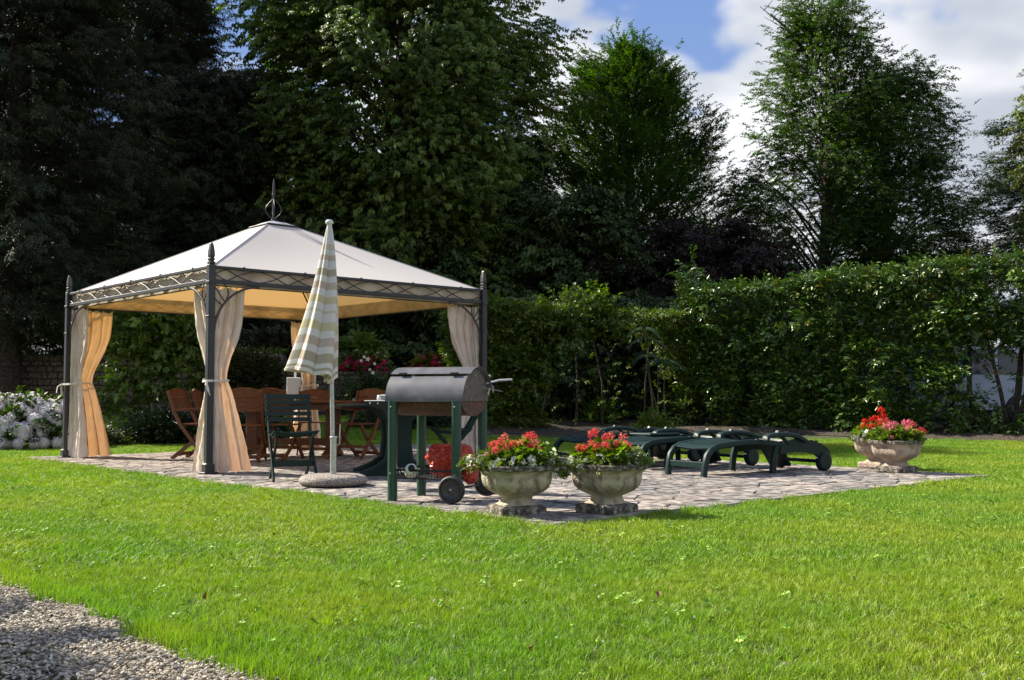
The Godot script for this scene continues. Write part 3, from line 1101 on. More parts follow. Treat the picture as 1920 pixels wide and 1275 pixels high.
# leaf clumps round given middles, with a stem through given points
func climber(called: String, label: String, clumps: Array, stem: Array, color: Color, count: int, leaf_long: float, cat := "climbing plant", size := 0.3) -> Node3D:
	var o := thing(called, label, cat, stem[0])
	var b := MB.new()
	var path := PackedVector3Array()
	for p in stem:
		path.append(p - stem[0])
	var rad := []
	for i in path.size():
		rad.append(lerpf(0.022, 0.006, i / float(path.size() - 1)))
	b.tube(path, rad, 6)
	part("stem", b, M.twig, o)
	var kinds := [spray_mesh(hash(called + label) % 9000, 9, leaf_long, leaf_long * 0.8, color, 0.35, 1.1, 0.8), spray_mesh(hash(label) % 9000, 9, leaf_long * 0.9, leaf_long * 0.7, color * 0.85, 0.35, 1.1, 0.8)]
	var where := [[], []]
	var tint := [[], []]
	var whole := 0.0
	for c in clumps:
		whole += c[1] * c[1]
	for c in clumps:
		var m := int(count * c[1] * c[1] / whole)
		for i in m:
			var dir := Vector3(R.randfn(), R.randfn(), R.randfn()).normalized()
			var at: Vector3 = c[0] - stem[0] + dir * float(c[1]) * pow(R.randf(), 0.4)
			var k := i % 2
			where[k].append(Transform3D(facing(dir + Vector3(rr(-0.6, 0.6), rr(-0.6, 0.6), rr(-0.6, 0.6)), rr(-0.8, 0.8)).scaled_local(Vector3.ONE * size * rr(0.7, 1.25)), at))
			tint[k].append(tint_of(1.0, 0.3))
	for k in 2:
		many("foliage", kinds[k], M.leaf, where[k], tint[k], o)
	return o


# ---------------------------------------------------------------- the gazebo

const GF := Vector3(-3.17, 0, -11.2)        # its front corner
const GU := Vector3(-0.671, 0, -0.741)      # towards its left corner
const GV := Vector3(0.741, 0, -0.671)       # towards its right corner
const GA := 4.11
const GB := 3.78
const EAVE := 2.2


func gazebo() -> void:
	var corner := [GF, GF + GU * GA, GF + GU * GA + GV * GB, GF + GV * GB]   # front, left, back, right
	var mid: Vector3 = (corner[0] + corner[2]) / 2.0
	var o := thing("gazebo", "large garden gazebo with pale fabric roof and dark metal frame on the terrace", "gazebo", mid)
	var turn := Basis(GV, Vector3.UP, GV.cross(Vector3.UP))
	# posts
	for k in 4:
		var at: Vector3 = corner[k] - mid
		var b := MB.new()
		b.xf = Transform3D(turn, at)
		b.box(Vector3(0, 1.11, 0), Vector3(0.075, 2.2, 0.075), 0.008)
		b.box(Vector3(0, 2.02, 0), Vector3(0.092, 0.03, 0.092), 0.005)
		b.box(Vector3(0, 1.66, 0), Vector3(0.086, 0.02, 0.086), 0.005)
		var post := part("post", b, M.metal, o)
		b = MB.new()
		b.xf = Transform3D(turn, at)
		b.box(Vector3(0, 0.025, 0), Vector3(0.16, 0.018, 0.16), 0.004)
		b.box(Vector3(0, 0.075, 0), Vector3(0.105, 0.10, 0.105), 0.012)
		part("base_plate", b, M.metal, post)
		b = MB.new()
		b.xf = Transform3D(turn, at)
		var f := []
		for q in [[0.036, 2.212], [0.046, 2.22], [0.046, 2.235], [0.032, 2.24], [0.032, 2.255], [0.042, 2.262], [0.042, 2.272], [0.030, 2.28], [0.041, 2.30], [0.036, 2.36], [0.022, 2.425], [0.012, 2.44]]:
			f.append(q)
		b.lathe(f, 4, Vector3.ZERO, Basis(Vector3.UP, PI / 4), false)
		part("finial", b, M.metal, post)
	# rails, scrollwork and valance on the four sides
	for k in 4:
		var a: Vector3 = corner[k] - mid
		var c: Vector3 = corner[(k + 1) % 4] - mid
		var d := (c - a).normalized()
		var long := a.distance_to(c)
		var inward := -(a + c).normalized()
		for y in [2.185, 2.035]:
			var b := MB.new()
			b.beam(a + d * 0.036 + Vector3(0, y, 0), c - d * 0.036 + Vector3(0, y, 0), 0.032, 0.032 if y > 2.1 else 0.042, inward, 0.004)
			var rail := part("rail", b, M.metal, o)
			if y > 2.1:
				for i in 5:
					b = MB.new()
					b.xf = Transform3D(Basis(d, Vector3.UP, d.cross(Vector3.UP)), a + d * (long * (i + 0.5) / 5.0) + Vector3(0, y + 0.004, 0))
					b.box(Vector3.ZERO, Vector3(0.02, 0.046, 0.04), 0.004)
					part("clip", b, M.metal, rail)
		for s in [1.0, -1.0]:
			var path := PackedVector3Array()
			var bays := 5
			var bay := (long - 0.08) / bays
			for i in bays:
				for j in 16:
					var t := j / 16.0
					var y := 0.0
					if t < 0.64:
						y = s * sin(PI * t / 0.64) * 0.058
					else:
						var q := (t - 0.64) / 0.36
						y = -s * (1.0 - absf(2.0 * q - 1.0)) * 0.064
					path.append(a + d * (0.04 + bay * (i + fposmod(t, 1.0))) + Vector3(0, 2.11 + y, 0) - inward * (0.006 * s))
			path.append(a + d * (long - 0.04) + Vector3(0, 2.11, 0))
			var b := MB.new()
			b.tube(path, 0.0062, 6)
			part("scroll_bar", b, M.metal, o)
		# cloth band behind the scrollwork
		var rows := []
		for i in 7:
			var t := i / 6.0
			var r := PackedVector3Array()
			for j in 61:
				var u := j / 60.0
				r.append(a + d * (0.03 + u * (long - 0.06)) + inward * (0.035 + 0.012 * t + 0.004 * sin(u * 23.0 + k) * t + 0.004 * sin(u * 97.0)) + Vector3(0, 2.193 - t * 0.195 - 0.002 * t * sin(u * 15.7), 0))
			rows.append(r)
		var v := MB.new()
		v.sheet(rows)
		part("valance", v, M.valance, o)
		# curtain rod inside
		v = MB.new()
		v.tube(PackedVector3Array([a + inward * 0.075 + d * 0.06 + Vector3(0, 2.0, 0), c + inward * 0.075 - d * 0.06 + Vector3(0, 2.0, 0)]), 0.010, 6)
		part("curtain_rod", v, M.metal, o)
		# corner brackets at both ends of the side
		for e in [[a, d], [c, -d]]:
			var p: Vector3 = e[0]
			var g: Vector3 = e[1]
			var w := MB.new()
			w.strip(arc(func(t: float) -> Vector3: return p + g * (0.045 + 0.52 * (1.0 - cos(t * PI / 2))) + Vector3(0, 1.50 + 0.50 * sin(t * PI / 2), 0), 12), 0.016, 0.022, g.cross(Vector3.UP))
			var br := part("corner_bracket", w, M.metal, o)
			w = MB.new()
			w.tube(arc(func(t: float) -> Vector3: return p + g * (0.04 + 0.12 * sin(t * PI * 0.55)) + Vector3(0, 1.86 - 0.05 * sin(t * PI) - t * 0.04, 0), 8), 0.007, 6)
			w.tube(arc(func(t: float) -> Vector3: return p + g * (0.155 + 0.045 * sin(t * PI)) + Vector3(0, 1.815 + 0.2 * t, 0), 8), 0.007, 6)
			w.tube(PackedVector3Array([p + g * 0.04 + Vector3(0, 1.985, 0), p + g * 0.155 + Vector3(0, 1.83, 0)]), 0.007, 6)
			part("scroll", w, M.metal, br)
	# the roof: four cloth panels, their seams, a vent cap and a spire
	var crown := []
	var tops := []
	for k in 4:
		crown.append((corner[k] - mid) * 0.985 + Vector3(0, 2.198, 0))
		tops.append((corner[k] - mid) * 0.105 + Vector3(0, 3.045, 0))
	for k in 4:
		var n: int = (k + 1) % 4
		var rows := []
		for i in 13:
			var t := i / 12.0
			var a: Vector3 = crown[k].lerp(tops[k], t)
			var c: Vector3 = crown[n].lerp(tops[n], t)
			var r := PackedVector3Array()
			for j in 17:
				var u := j / 16.0
				var sag := 0.05 * sin(PI * u) * sin(PI * t) + 0.012 * sin(PI * u) * (1.0 - t)
				r.append(a.lerp(c, u) - Vector3(0, sag, 0))
			rows.append(r)
		var b := MB.new()
		b.sheet(rows)
		part("roof_panel", b, M.roof, o)
		b = MB.new()
		b.tube(PackedVector3Array([crown[k] + Vector3(0, 0.003, 0), tops[k] + Vector3(0, 0.003, 0)]), 0.0055, 6)
		part("seam", b, M.seam, o)
		b = MB.new()
		b.tube(PackedVector3Array([crown[k] * Vector3(0.98, 1, 0.98) - Vector3(0, 0.055, 0), Vector3(0, 3.0, 0)]), 0.013, 6)
		part("rafter", b, M.metal, o)
	var cap := MB.new()
	var rings := []
	for q in [[0.112, 3.045], [0.114, 3.056], [0.06, 3.105], [0.012, 3.13]]:
		var r := PackedVector3Array()
		for k in 4:
			r.append((corner[k] - mid) * q[0] + Vector3(0, q[1], 0))
		rings.append(r)
	cap.loft(rings, false)
	var c0 := part("roof_cap", cap, M.cap, o)
	for k in 4:
		cap = MB.new()
		var a: Vector3 = (corner[k] - mid) * 0.115
		var c: Vector3 = (corner[(k + 1) % 4] - mid) * 0.115
		cap.tube(PackedVector3Array([a + Vector3(0, 3.05, 0), c + Vector3(0, 3.05, 0)]), 0.012, 6)
		part("cap_edge", cap, M.metal, c0)
	var sp := MB.new()
	sp.lathe([[0.03, 3.13], [0.03, 3.16], [0.014, 3.18], [0.014, 3.46], [0.024, 3.475], [0.024, 3.49], [0.015, 3.50], [0.02, 3.53], [0.014, 3.62], [0.004, 3.70]], 10)
	var spire := part("spire", sp, M.metal, o)
	for k in 4:
		var g: Vector3 = turn * Vector3(cos(k * PI / 2 + 0.4), 0, sin(k * PI / 2 + 0.4))
		sp = MB.new()
		sp.tube(arc(func(t: float) -> Vector3: return g * (0.012 + 0.11 * sin(t * PI) * (1.0 - 0.35 * t)) + Vector3(0, 3.16 + 0.26 * t, 0), 10), 0.006, 5)
		part("scroll", sp, M.metal, spire)


func curtain_panel(at: Vector3, d: Vector3, out: Vector3, wide: float, tie: float, foot: float, shift: float, seed_: int) -> MB:
	var q := RandomNumberGenerator.new()
	q.seed = seed_
	var b := MB.new()
	var rows := []
	var cr := FastNoiseLite.new()
	cr.seed = seed_
	cr.frequency = 2.2
	cr.fractal_octaves = 4
	var p1 := q.randf() * 6.0
	var p2 := q.randf() * 6.0
	for i in 41:
		var t := i / 40.0
		var y := lerpf(1.985, 0.03, t)
		var k := clampf((1.985 - y) / (1.985 - 1.0), 0, 1)
		var k2 := clampf((1.0 - y) / 0.97, 0, 1)
		var s := smoothstep(0.0, 1.0, k)
		var right := lerpf(wide, tie, s * s) if y > 1.0 else lerpf(tie, foot, pow(k2, 0.8))
		var left := lerpf(0.03, 0.02, s) if y > 1.0 else lerpf(0.02, shift, k2)
		var amp := lerpf(0.030, 0.022, s) if y > 1.0 else lerpf(0.022, 0.06, pow(k2, 0.7))
		var belly := 0.05 * sin(PI * k) if y > 1.0 else 0.03 * sin(PI * k2)
		var r := PackedVector3Array()
		for j in 57:
			var u := j / 56.0
			var ph := u * TAU * 3.6 + p1 + 0.5 * sin(t * 3.0 + p2)
			var w := sin(ph) * 0.75 + 0.35 * sin(u * TAU * 7.0 + p2 + t * 2.0) * (1.0 - 0.5 * k2)
			var along := lerpf(left, right, u) + 0.016 * cos(ph) * (1.0 + k2)
			var scallop := 0.03 * absf(sin(u * PI * 5.0)) * maxf(0.0, 1.0 - t * 14.0)
			r.append(at + d * along + out * (w * amp + belly * sin(PI * u) + 0.022 * cr.get_noise_2d(u * 3.0, y * 1.1) + 0.012 * cr.get_noise_2d(u * 9.0 + 20.0, y * 5.0)) + Vector3(0, y - scallop + 0.012 * sin(ph) * k2 * (1.0 if i == 40 else 0.0), 0))
		rows.append(r)
	b.sheet(rows)
	return b


func curtains() -> void:
	var corner := [GF, GF + GU * GA, GF + GU * GA + GV * GB, GF + GV * GB]
	var says := ["cream curtain tied round the gazebo's front post", "cream curtain glowing orange at the gazebo's left post", "cream curtain tied at the gazebo's rear post, behind the parasol", "cream curtain tied at the gazebo's right post, behind the barbecue"]
	# along the next side, then along the previous one: width, tie, foot, shift of the foot's inner end
	var wide := [[[0.50, 0.20, 0.44, -0.02], [0.42, 0.22, 0.50, 0.0]], [[0.55, 0.30, 0.56, 0.02], [0.44, 0.24, 0.46, 0.04]], [[0.34, 0.20, 0.42, 0.0], [0.46, 0.24, 0.5, 0.0]], [[0.50, 0.2, 0.4, 0.0], [0.52, 0.22, 0.38, 0.0]]]
	for k in 4:
		var at: Vector3 = corner[k]
		var o := thing("curtain", says[k], "curtain", at, 0.0, "curtains of the gazebo")
		var nxt: Vector3 = (corner[(k + 1) % 4] - at).normalized()
		var prv: Vector3 = (corner[(k + 3) % 4] - at).normalized()
		var in_ := (nxt + prv).normalized()
		var i := 0
		for e in [[nxt, prv], [prv, nxt]]:
			var w: Array = wide[k][i]
			var cloth_ := curtain_panel(e[1] * 0.075, e[0], e[1], w[0], w[1], w[2], w[3], 10 * k + i)
			var pn := part("panel", cloth_, M.curtain, o)
			var line := PackedVector3Array()
			for j in 57:
				line.append(cloth_.v[33 * 57 + j])
			var hb := MB.new()
			hb.tube(line, 0.0016, 4)
			part("stitched_seam", hb, M.tape, pn)
			for j in 6:
				var b := MB.new()
				var c: Vector3 = e[1] * 0.075 + e[0] * (0.05 + j * (w[0] - 0.06) / 5.0) + Vector3(0, 1.996, 0)
				var up: Vector3 = e[1]
				b.tube(arc(func(t: float) -> Vector3: return c + up * 0.017 * cos(t * TAU) + Vector3(0, 0.017 * sin(t * TAU), 0), 10), 0.003, 4)
				part("ring", b, M.metal, o)
			i += 1
		# the tie: a cloth tape round panels and post
		var loop := PackedVector3Array()
		var a1: float = wide[k][0][1]
		var a2: float = wide[k][1][1]
		for q in [nxt * (a1 + 0.02) + prv * 0.03, nxt * (a1 * 0.6) + prv * 0.125, nxt * 0.12 + prv * 0.14, nxt * 0.13 + prv * (a2 * 0.6), nxt * 0.03 + prv * (a2 + 0.02), nxt * -0.02 + prv * a2 * 0.6, -in_ * 0.065, nxt * a1 * 0.6 + prv * -0.02, nxt * (a1 + 0.02) + prv * 0.03]:
			loop.append(q + Vector3(0, 1.0 - 0.01 * loop.size() * 0.3, 0))
		var b := MB.new()
		b.strip(loop, 0.024, 0.004, Vector3.UP)
		var tie := part("tie", b, M.tape, o)
		b = MB.new()
		b.strip(PackedVector3Array([-in_ * 0.075 + Vector3(0, 0.99, 0), -in_ * 0.10 + nxt * 0.02 + Vector3(0, 0.94, 0), -in_ * 0.085 + prv * 0.04 + Vector3(0, 0.83, 0)]), 0.022, 0.003, nxt)
		b.strip(PackedVector3Array([-in_ * 0.075 + Vector3(0, 0.99, 0), -in_ * 0.11 - nxt * 0.02 + Vector3(0, 0.95, 0), -in_ * 0.09 - nxt * 0.05 + Vector3(0, 0.87, 0)]), 0.022, 0.003, prv)
		part("bow", b, M.tape, tie)
	var g := thing("metal_box", "light grey metal box fixed beside the gazebo's rear curtain", "box", corner[2] + Vector3(-0.27, 0, 0.13))
	var gb := MB.new()
	gb.box(Vector3(0, 0.985, 0), Vector3(0.20, 0.27, 0.16), 0.012)
	part("body", gb, M.box_grey, g)
	gb = MB.new()
	gb.tube(PackedVector3Array([Vector3(0.02, 0.0, 0), Vector3(0.02, 1.35, 0)]), 0.018, 8)
	part("stake", gb, M.white, g)


# ---------------------------------------------------------------- the parasol

func parasol() -> void:
	var at := Vector3(-1.62, 0.016, -9.73)
	var base := thing("umbrella_stand", "round pebbled concrete parasol stand with galvanised tube on the terrace edge", "umbrella stand", at)
	var b := MB.new()
	b.lathe([[0.0, 0.0], [0.27, 0.0], [0.305, 0.025], [0.31, 0.05], [0.29, 0.08], [0.25, 0.095], [0.05, 0.10], [0.0, 0.10]], 40)
	part("disc", b, M.pebbledash, base)
	b = MB.new()
	b.lathe([[0.029, 0.09], [0.029, 0.42], [0.034, 0.421], [0.034, 0.44], [0.024, 0.442], [0.024, 0.40]], 16)
	part("tube", b, M.zinc, base)
	b = MB.new()
	b.tube(PackedVector3Array([Vector3(0.03, 0.36, 0.0), Vector3(0.055, 0.37, 0), Vector3(0.06, 0.55, 0.0)]), 0.006, 6)
	part("clamp", b, M.zinc, base)
	var o := thing("parasol", "closed striped parasol leaning to the left in front of the gazebo", "parasol", at)
	var top := Vector3(-0.055, 2.40, 0.0)
	b = MB.new()
	b.tube(PackedVector3Array([Vector3(0, 0.11, 0), top]), 0.0195, 14)
	part("pole", b, M.zinc, o)
	b = MB.new()
	b.xf.origin = top
	b.lathe([[0.022, -0.05], [0.024, -0.02], [0.036, -0.015], [0.038, 0.0], [0.026, 0.018], [0.0, 0.024]], 14)
	part("top_knob", b, M.white, o)
	# the cloth: pleats hanging round the pole, pulled out to the left at the hem
	var im := Image.create(4, 512, false, Image.FORMAT_RGBF)
	var pale := Color(0.66, 0.645, 0.62)
	var cols := {k = Color(0.40, 0.36, 0.26), t = Color(0.50, 0.415, 0.345), y = Color(0.56, 0.505, 0.315), s = Color(0.58, 0.53, 0.42)}
	im.fill(pale)
	var bands := [[0.13, 0.17, "s"], [0.205, 0.245, "t"], [0.30, 0.35, "k"], [0.39, 0.44, "t"], [0.485, 0.535, "y"], [0.58, 0.60, "s"], [0.66, 0.72, "y"], [0.765, 0.825, "t"], [0.87, 0.935, "k"], [0.965, 0.985, "k"]]
	for q in bands:
		im.fill_rect(Rect2i(0, int(q[0] * 512), 4, int((q[1] - q[0]) * 512)), cols[q[2]])
	var cm := mat(Color.WHITE, 0.9)
	cm.albedo_texture = ImageTexture.create_from_image(im)
	cm.texture_repeat = false
	cm.backlight_enabled = true
	cm.backlight = Color(0.5, 0.48, 0.4)
	var rows := []
	var sides := 128
	for i in 61:
		var t := i / 60.0
		var r := PackedVector3Array()
		for j in sides + 1:
			var u := j / float(sides)
			var a := u * TAU
			# lobes of cloth between the ribs, some fuller than others
			var lobe := absf(sin(a * 2.5 + 0.35 + 0.25 * sin(a * 3.0)))
			var full := 1.0 + 0.35 * sin(a * 2.0 + 1.0)
			var rad := 0.022 + 0.130 * pow(t, 0.85) * (0.55 + 0.75 * pow(lobe, 0.6) * full + 0.07 * sin(a * 11.0 + t * 2.0) * t)
			var swirl := a + 0.5 * t
			# the whole is drawn to the left below
			var pull := Vector3(-0.135 * pow(t, 1.5), 0, 0.02 * t)
			var hem := 1.0 + 0.045 * cos(swirl - 2.9) + 0.05 * lobe * cos(swirl) - 0.03 * (1.0 - lobe)
			hem += 0.035 * (-cos(swirl))
			var y := lerpf(2.365, hem + 0.02, t)
			var axis := Vector3(top.x * (y / 2.4), y, 0)
			r.append(axis + pull + Vector3(cos(swirl) * rad * (1.0 + 0.45 * maxf(0.0, -cos(swirl)) * t * t), 0, sin(swirl) * rad))
		rows.append(r)
	b = MB.new()
	b.sheet(rows)
	var canopy := part("canopy", b, cm, o)
	b = MB.new()
	b.strip(rows[60], 0.022, 0.004, Vector3.UP, true)
	part("hem", b, M.tape, canopy)
	for k in 7:
		b = MB.new()
		var a := k * TAU / 7.0
		b.tube(PackedVector3Array([top + Vector3(cos(a) * 0.015, -0.06, sin(a) * 0.015), Vector3(-0.09 + cos(a) * 0.07, 1.06, sin(a) * 0.07)]), 0.005, 5)
		part("rib", b, M.white, o)


# ---------------------------------------------------------------- dining furniture

# x to its left, z forward; a folding chair with crossed legs
func green_chair(label: String, at: Vector3, turn: float) -> Node3D:
	var o := thing("folding_chair", label, "chair", at, turn, "green plastic folding chairs")
	for s in [-1.0, 1.0]:
		var b := MB.new()
		b.strip(PackedVector3Array([Vector3(s * 0.20, 0.82, -0.29), Vector3(s * 0.20, 0.62, -0.235), Vector3(s * 0.20, 0.44, -0.13), Vector3(s * 0.20, 0.22, 0.06), Vector3(s * 0.205, 0.0, 0.25)]), 0.042, 0.022, Vector3(0, 0.5, 1), true)
		part("front_leg", b, M.green_plastic, o)
		b = MB.new()
		b.strip(PackedVector3Array([Vector3(s * 0.172, 0.43, 0.20), Vector3(s * 0.172, 0.22, 0.03), Vector3(s * 0.175, 0.0, -0.22)]), 0.038, 0.022, Vector3(0, 0.5, 1), true)
		part("rear_leg", b, M.green_plastic, o)
		b = MB.new()
		b.strip(arc(func(t: float) -> Vector3: return Vector3(s * 0.185, 0.445 - 0.035 * sin(t * PI) + 0.012 * t, -0.16 + 0.42 * t), 8), 0.02, 0.032, Vector3.RIGHT)
		part("seat_rail", b, M.green_plastic, o)
	for k in 5:
		var y := 0.80 - k * 0.056
		var z := -0.285 + k * 0.0155
		var b := MB.new()
		b.strip(arc(func(t: float) -> Vector3: return Vector3(lerpf(-0.225, 0.225, t), y, z + 0.02 - 0.03 * sin(t * PI)), 8), 0.040 if k else 0.05, 0.014, Vector3(0, 1, -0.25))
		part("back_slat", b, M.green_plastic, o)
	for k in 9:
		var t := k / 8.0
		var b := MB.new()
		var y := 0.462 - 0.035 * sin(t * PI) + 0.012 * t
		b.strip(arc(func(u: float) -> Vector3: return Vector3(lerpf(-0.215, 0.215, u), y - 0.018 * sin(u * PI), -0.16 + 0.43 * t), 6), 0.036, 0.014, Vector3(0, 0, 1))
		part("seat_slat", b, M.green_plastic, o)
	var b := MB.new()
	b.beam(Vector3(-0.19, 0.16, 0.11), Vector3(0.19, 0.16, 0.11), 0.06, 0.02, Vector3.UP)
	part("stretcher", b, M.green_plastic, o)
	b = MB.new()
	b.beam(Vector3(-0.165, 0.14, -0.09), Vector3(0.165, 0.14, -0.09), 0.045, 0.02, Vector3.UP)
	part("stretcher", b, M.green_plastic, o)
	return o


func wood_chair(label: String, at: Vector3, turn: float) -> Node3D:
	var o := thing("wooden_chair", label, "chair", at, turn, "wooden folding chairs round the table")
	for s in [-1.0, 1.0]:
		var b := MB.new()
		b.strip(PackedVector3Array([Vector3(s * 0.21, 0.88, -0.30), Vector3(s * 0.21, 0.62, -0.21), Vector3(s * 0.21, 0.44, -0.11), Vector3(s * 0.21, 0.0, 0.26)]), 0.05, 0.026, Vector3(0, 0.5, 1))
		part("front_leg", b, M.wood, o)
		b = MB.new()
		b.strip(PackedVector3Array([Vector3(s * 0.178, 0.43, 0.22), Vector3(s * 0.178, 0.2, 0.02), Vector3(s * 0.178, 0.0, -0.25)]), 0.05, 0.026, Vector3(0, 0.5, 1))
		part("rear_leg", b, M.wood, o)
	# back: an arched top rail over boards
	var b := MB.new()
	var poly := PackedVector2Array()
	for i in 11:
		var t := i / 10.0
		poly.append(Vector2(lerpf(-0.196, 0.196, t), 0.08 + 0.038 * sin(PI * t)))
	poly.append(Vector2(0.196, 0.0))
	poly.append(Vector2(-0.196, 0.0))
	b.xf = Transform3D(Basis(Vector3.RIGHT, -0.32), Vector3(0, 0.80, -0.275))
	b.prism(poly, -0.011, 0.011)
	part("top_rail", b, M.wood, o)
	for k in 3:
		b = MB.new()
		var y := 0.765 - k * 0.062
		b.beam(Vector3(-0.196, y, -0.262 + k * 0.021), Vector3(0.196, y, -0.262 + k * 0.021), 0.054, 0.016, Vector3(0, 1, -0.33))
		part("back_slat", b, M.wood, o)
	for k in 7:
		b = MB.new()
		b.beam(Vector3(-0.196, 0.445, -0.14 + k * 0.062), Vector3(0.196, 0.445, -0.14 + k * 0.062), 0.052, 0.018, Vector3(0, 0, 1))
		part("seat_slat", b, M.wood, o)
	b = MB.new()
	b.beam(Vector3(-0.2, 0.15, 0.135), Vector3(0.2, 0.15, 0.135), 0.045, 0.02, Vector3.UP)
	part("stretcher", b, M.wood, o)
	b = MB.new()
	b.beam(Vector3(-0.17, 0.06, -0.19), Vector3(0.17, 0.06, -0.19), 0.045, 0.02, Vector3.UP)
	part("stretcher", b, M.wood, o)
	for s in [-1.0, 1.0]:
		b = MB.new()
		b.beam(Vector3(s * 0.215, 0.63, -0.2), Vector3(s * 0.215, 0.655, 0.16), 0.05, 0.02, Vector3.RIGHT)
		part("armrest", b, M.wood, o)
	return o


func dining() -> void:
	var y := 0.016
	var t := thing("wooden_table", "long wooden dining table on two pedestals under the gazebo", "table", Vector3(-2.95, y, -14.45), -0.12)
	for k in 6:
		var b := MB.new()
		b.box(Vector3(0, 0.735, -0.42 + k * 0.168), Vector3(1.9, 0.03, 0.16), 0.006)
		part("plank", b, M.wood, t)
	for z in [-0.40, 0.40]:
		var b := MB.new()
		b.box(Vector3(0, 0.68, z), Vector3(1.55, 0.08, 0.03), 0.004)
		part("apron", b, M.wood, t)
	for s in [-1.0, 1.0]:
		var b := MB.new()
		b.box(Vector3(s * 0.55, 0.38, 0), Vector3(0.16, 0.60, 0.20), 0.012)
		part("pedestal", b, M.wood, t)
		b = MB.new()
		b.xf = Transform3D(Basis(Vector3.UP, PI / 2), Vector3(s * 0.55, 0, 0))
		b.prism(PackedVector2Array([Vector2(-0.36, 0.0), Vector2(-0.26, 0.0), Vector2(-0.2, 0.03), Vector2(0.2, 0.03), Vector2(0.26, 0.0), Vector2(0.36, 0.0), Vector2(0.34, 0.05), Vector2(0.12, 0.12), Vector2(-0.12, 0.12), Vector2(-0.34, 0.05)]), -0.05, 0.05)
		part("foot", b, M.wood, t)
	var b2 := MB.new()
	b2.box(Vector3(0, 0.2, 0), Vector3(1.0, 0.09, 0.04), 0.005)
	part("stretcher", b2, M.wood, t)
	wood_chair("wooden chair at the table's left end, its arched back seen from the side", Vector3(-4.12, y, -14.0), PI / 2 - 0.25)
	wood_chair("wooden chair with its back to the lens, nearest the front curtain", Vector3(-3.32, y, -13.42), PI + 0.12)
	wood_chair("wooden chair half hidden behind the green folding chair", Vector3(-2.98, y, -13.75), PI - 0.25)
	wood_chair("wooden chair on the table's far side, just left of the parasol pole", Vector3(-2.80, y, -15.1), 0.15)
	wood_chair("wooden chair at the table's right end, between parasol pole and barbecue", Vector3(-2.02, y, -14.15), -0.45)
	wood_chair("wooden chair at the far left side of the table, behind the front curtain", Vector3(-4.0, y, -14.55), PI / 2 + 0.1)
	green_chair("dark green folding chair standing between front curtain and parasol", Vector3(-2.14, y, -10.42), 0.36)
	green_chair("dark green folding chair seen sideways through the barbecue's legs", Vector3(-0.62, y, -11.6), -PI / 2 + 0.12)
	# the oval plastic table
	var o := thing("plastic_table", "dark green oval plastic table partly hidden behind the barbecue", "table", Vector3(-1.22, y, -11.25), 0.2)
	var b := MB.new()
	var rings := []
	for q in [[0.94, 0.695], [1.0, 0.70], [1.0, 0.715], [0.985, 0.725], [0.9, 0.728]]:
		var r := PackedVector3Array()
		for j in 40:
			var a := TAU * j / 40.0
			r.append(Vector3(cos(a) * 0.63 * q[0], q[1], sin(a) * 0.78 * q[0]))
		rings.append(r)
	b.loft(rings, true)
	part("tabletop", b, M.green_plastic, o)
	for s in [-1.0, 1.0]:
		b = MB.new()
		rings = []
		for q in [[0.0, 0.42], [0.03, 0.42], [0.10, 0.24], [0.17, 0.145], [0.35, 0.12], [0.55, 0.135], [0.64, 0.24], [0.69, 0.36]]:
			var w: float = q[1]
			var dz := 0.045 if q[0] > 0.15 else 0.03
			var r := PackedVector3Array()
			for c in [[-1, -1], [-0.8, -1.3], [0.8, -1.3], [1, -1], [1, 1], [0.8, 1.3], [-0.8, 1.3], [-1, 1]]:
				r.append(Vector3(c[0] * w, q[0], s * 0.36 + c[1] * dz))
			rings.append(r)
		b.loft(rings, true)
		part("leg", b, M.green_plastic, o)
	b = MB.new()
	b.strip(arc(func(u: float) -> Vector3: return Vector3(0, 0.30 - 0.05 * sin(u * PI), lerpf(-0.34, 0.34, u)), 8), 0.16, 0.03, Vector3.RIGHT)
	part("brace", b, M.green_plastic, o)


# ---------------------------------------------------------------- the barbecue

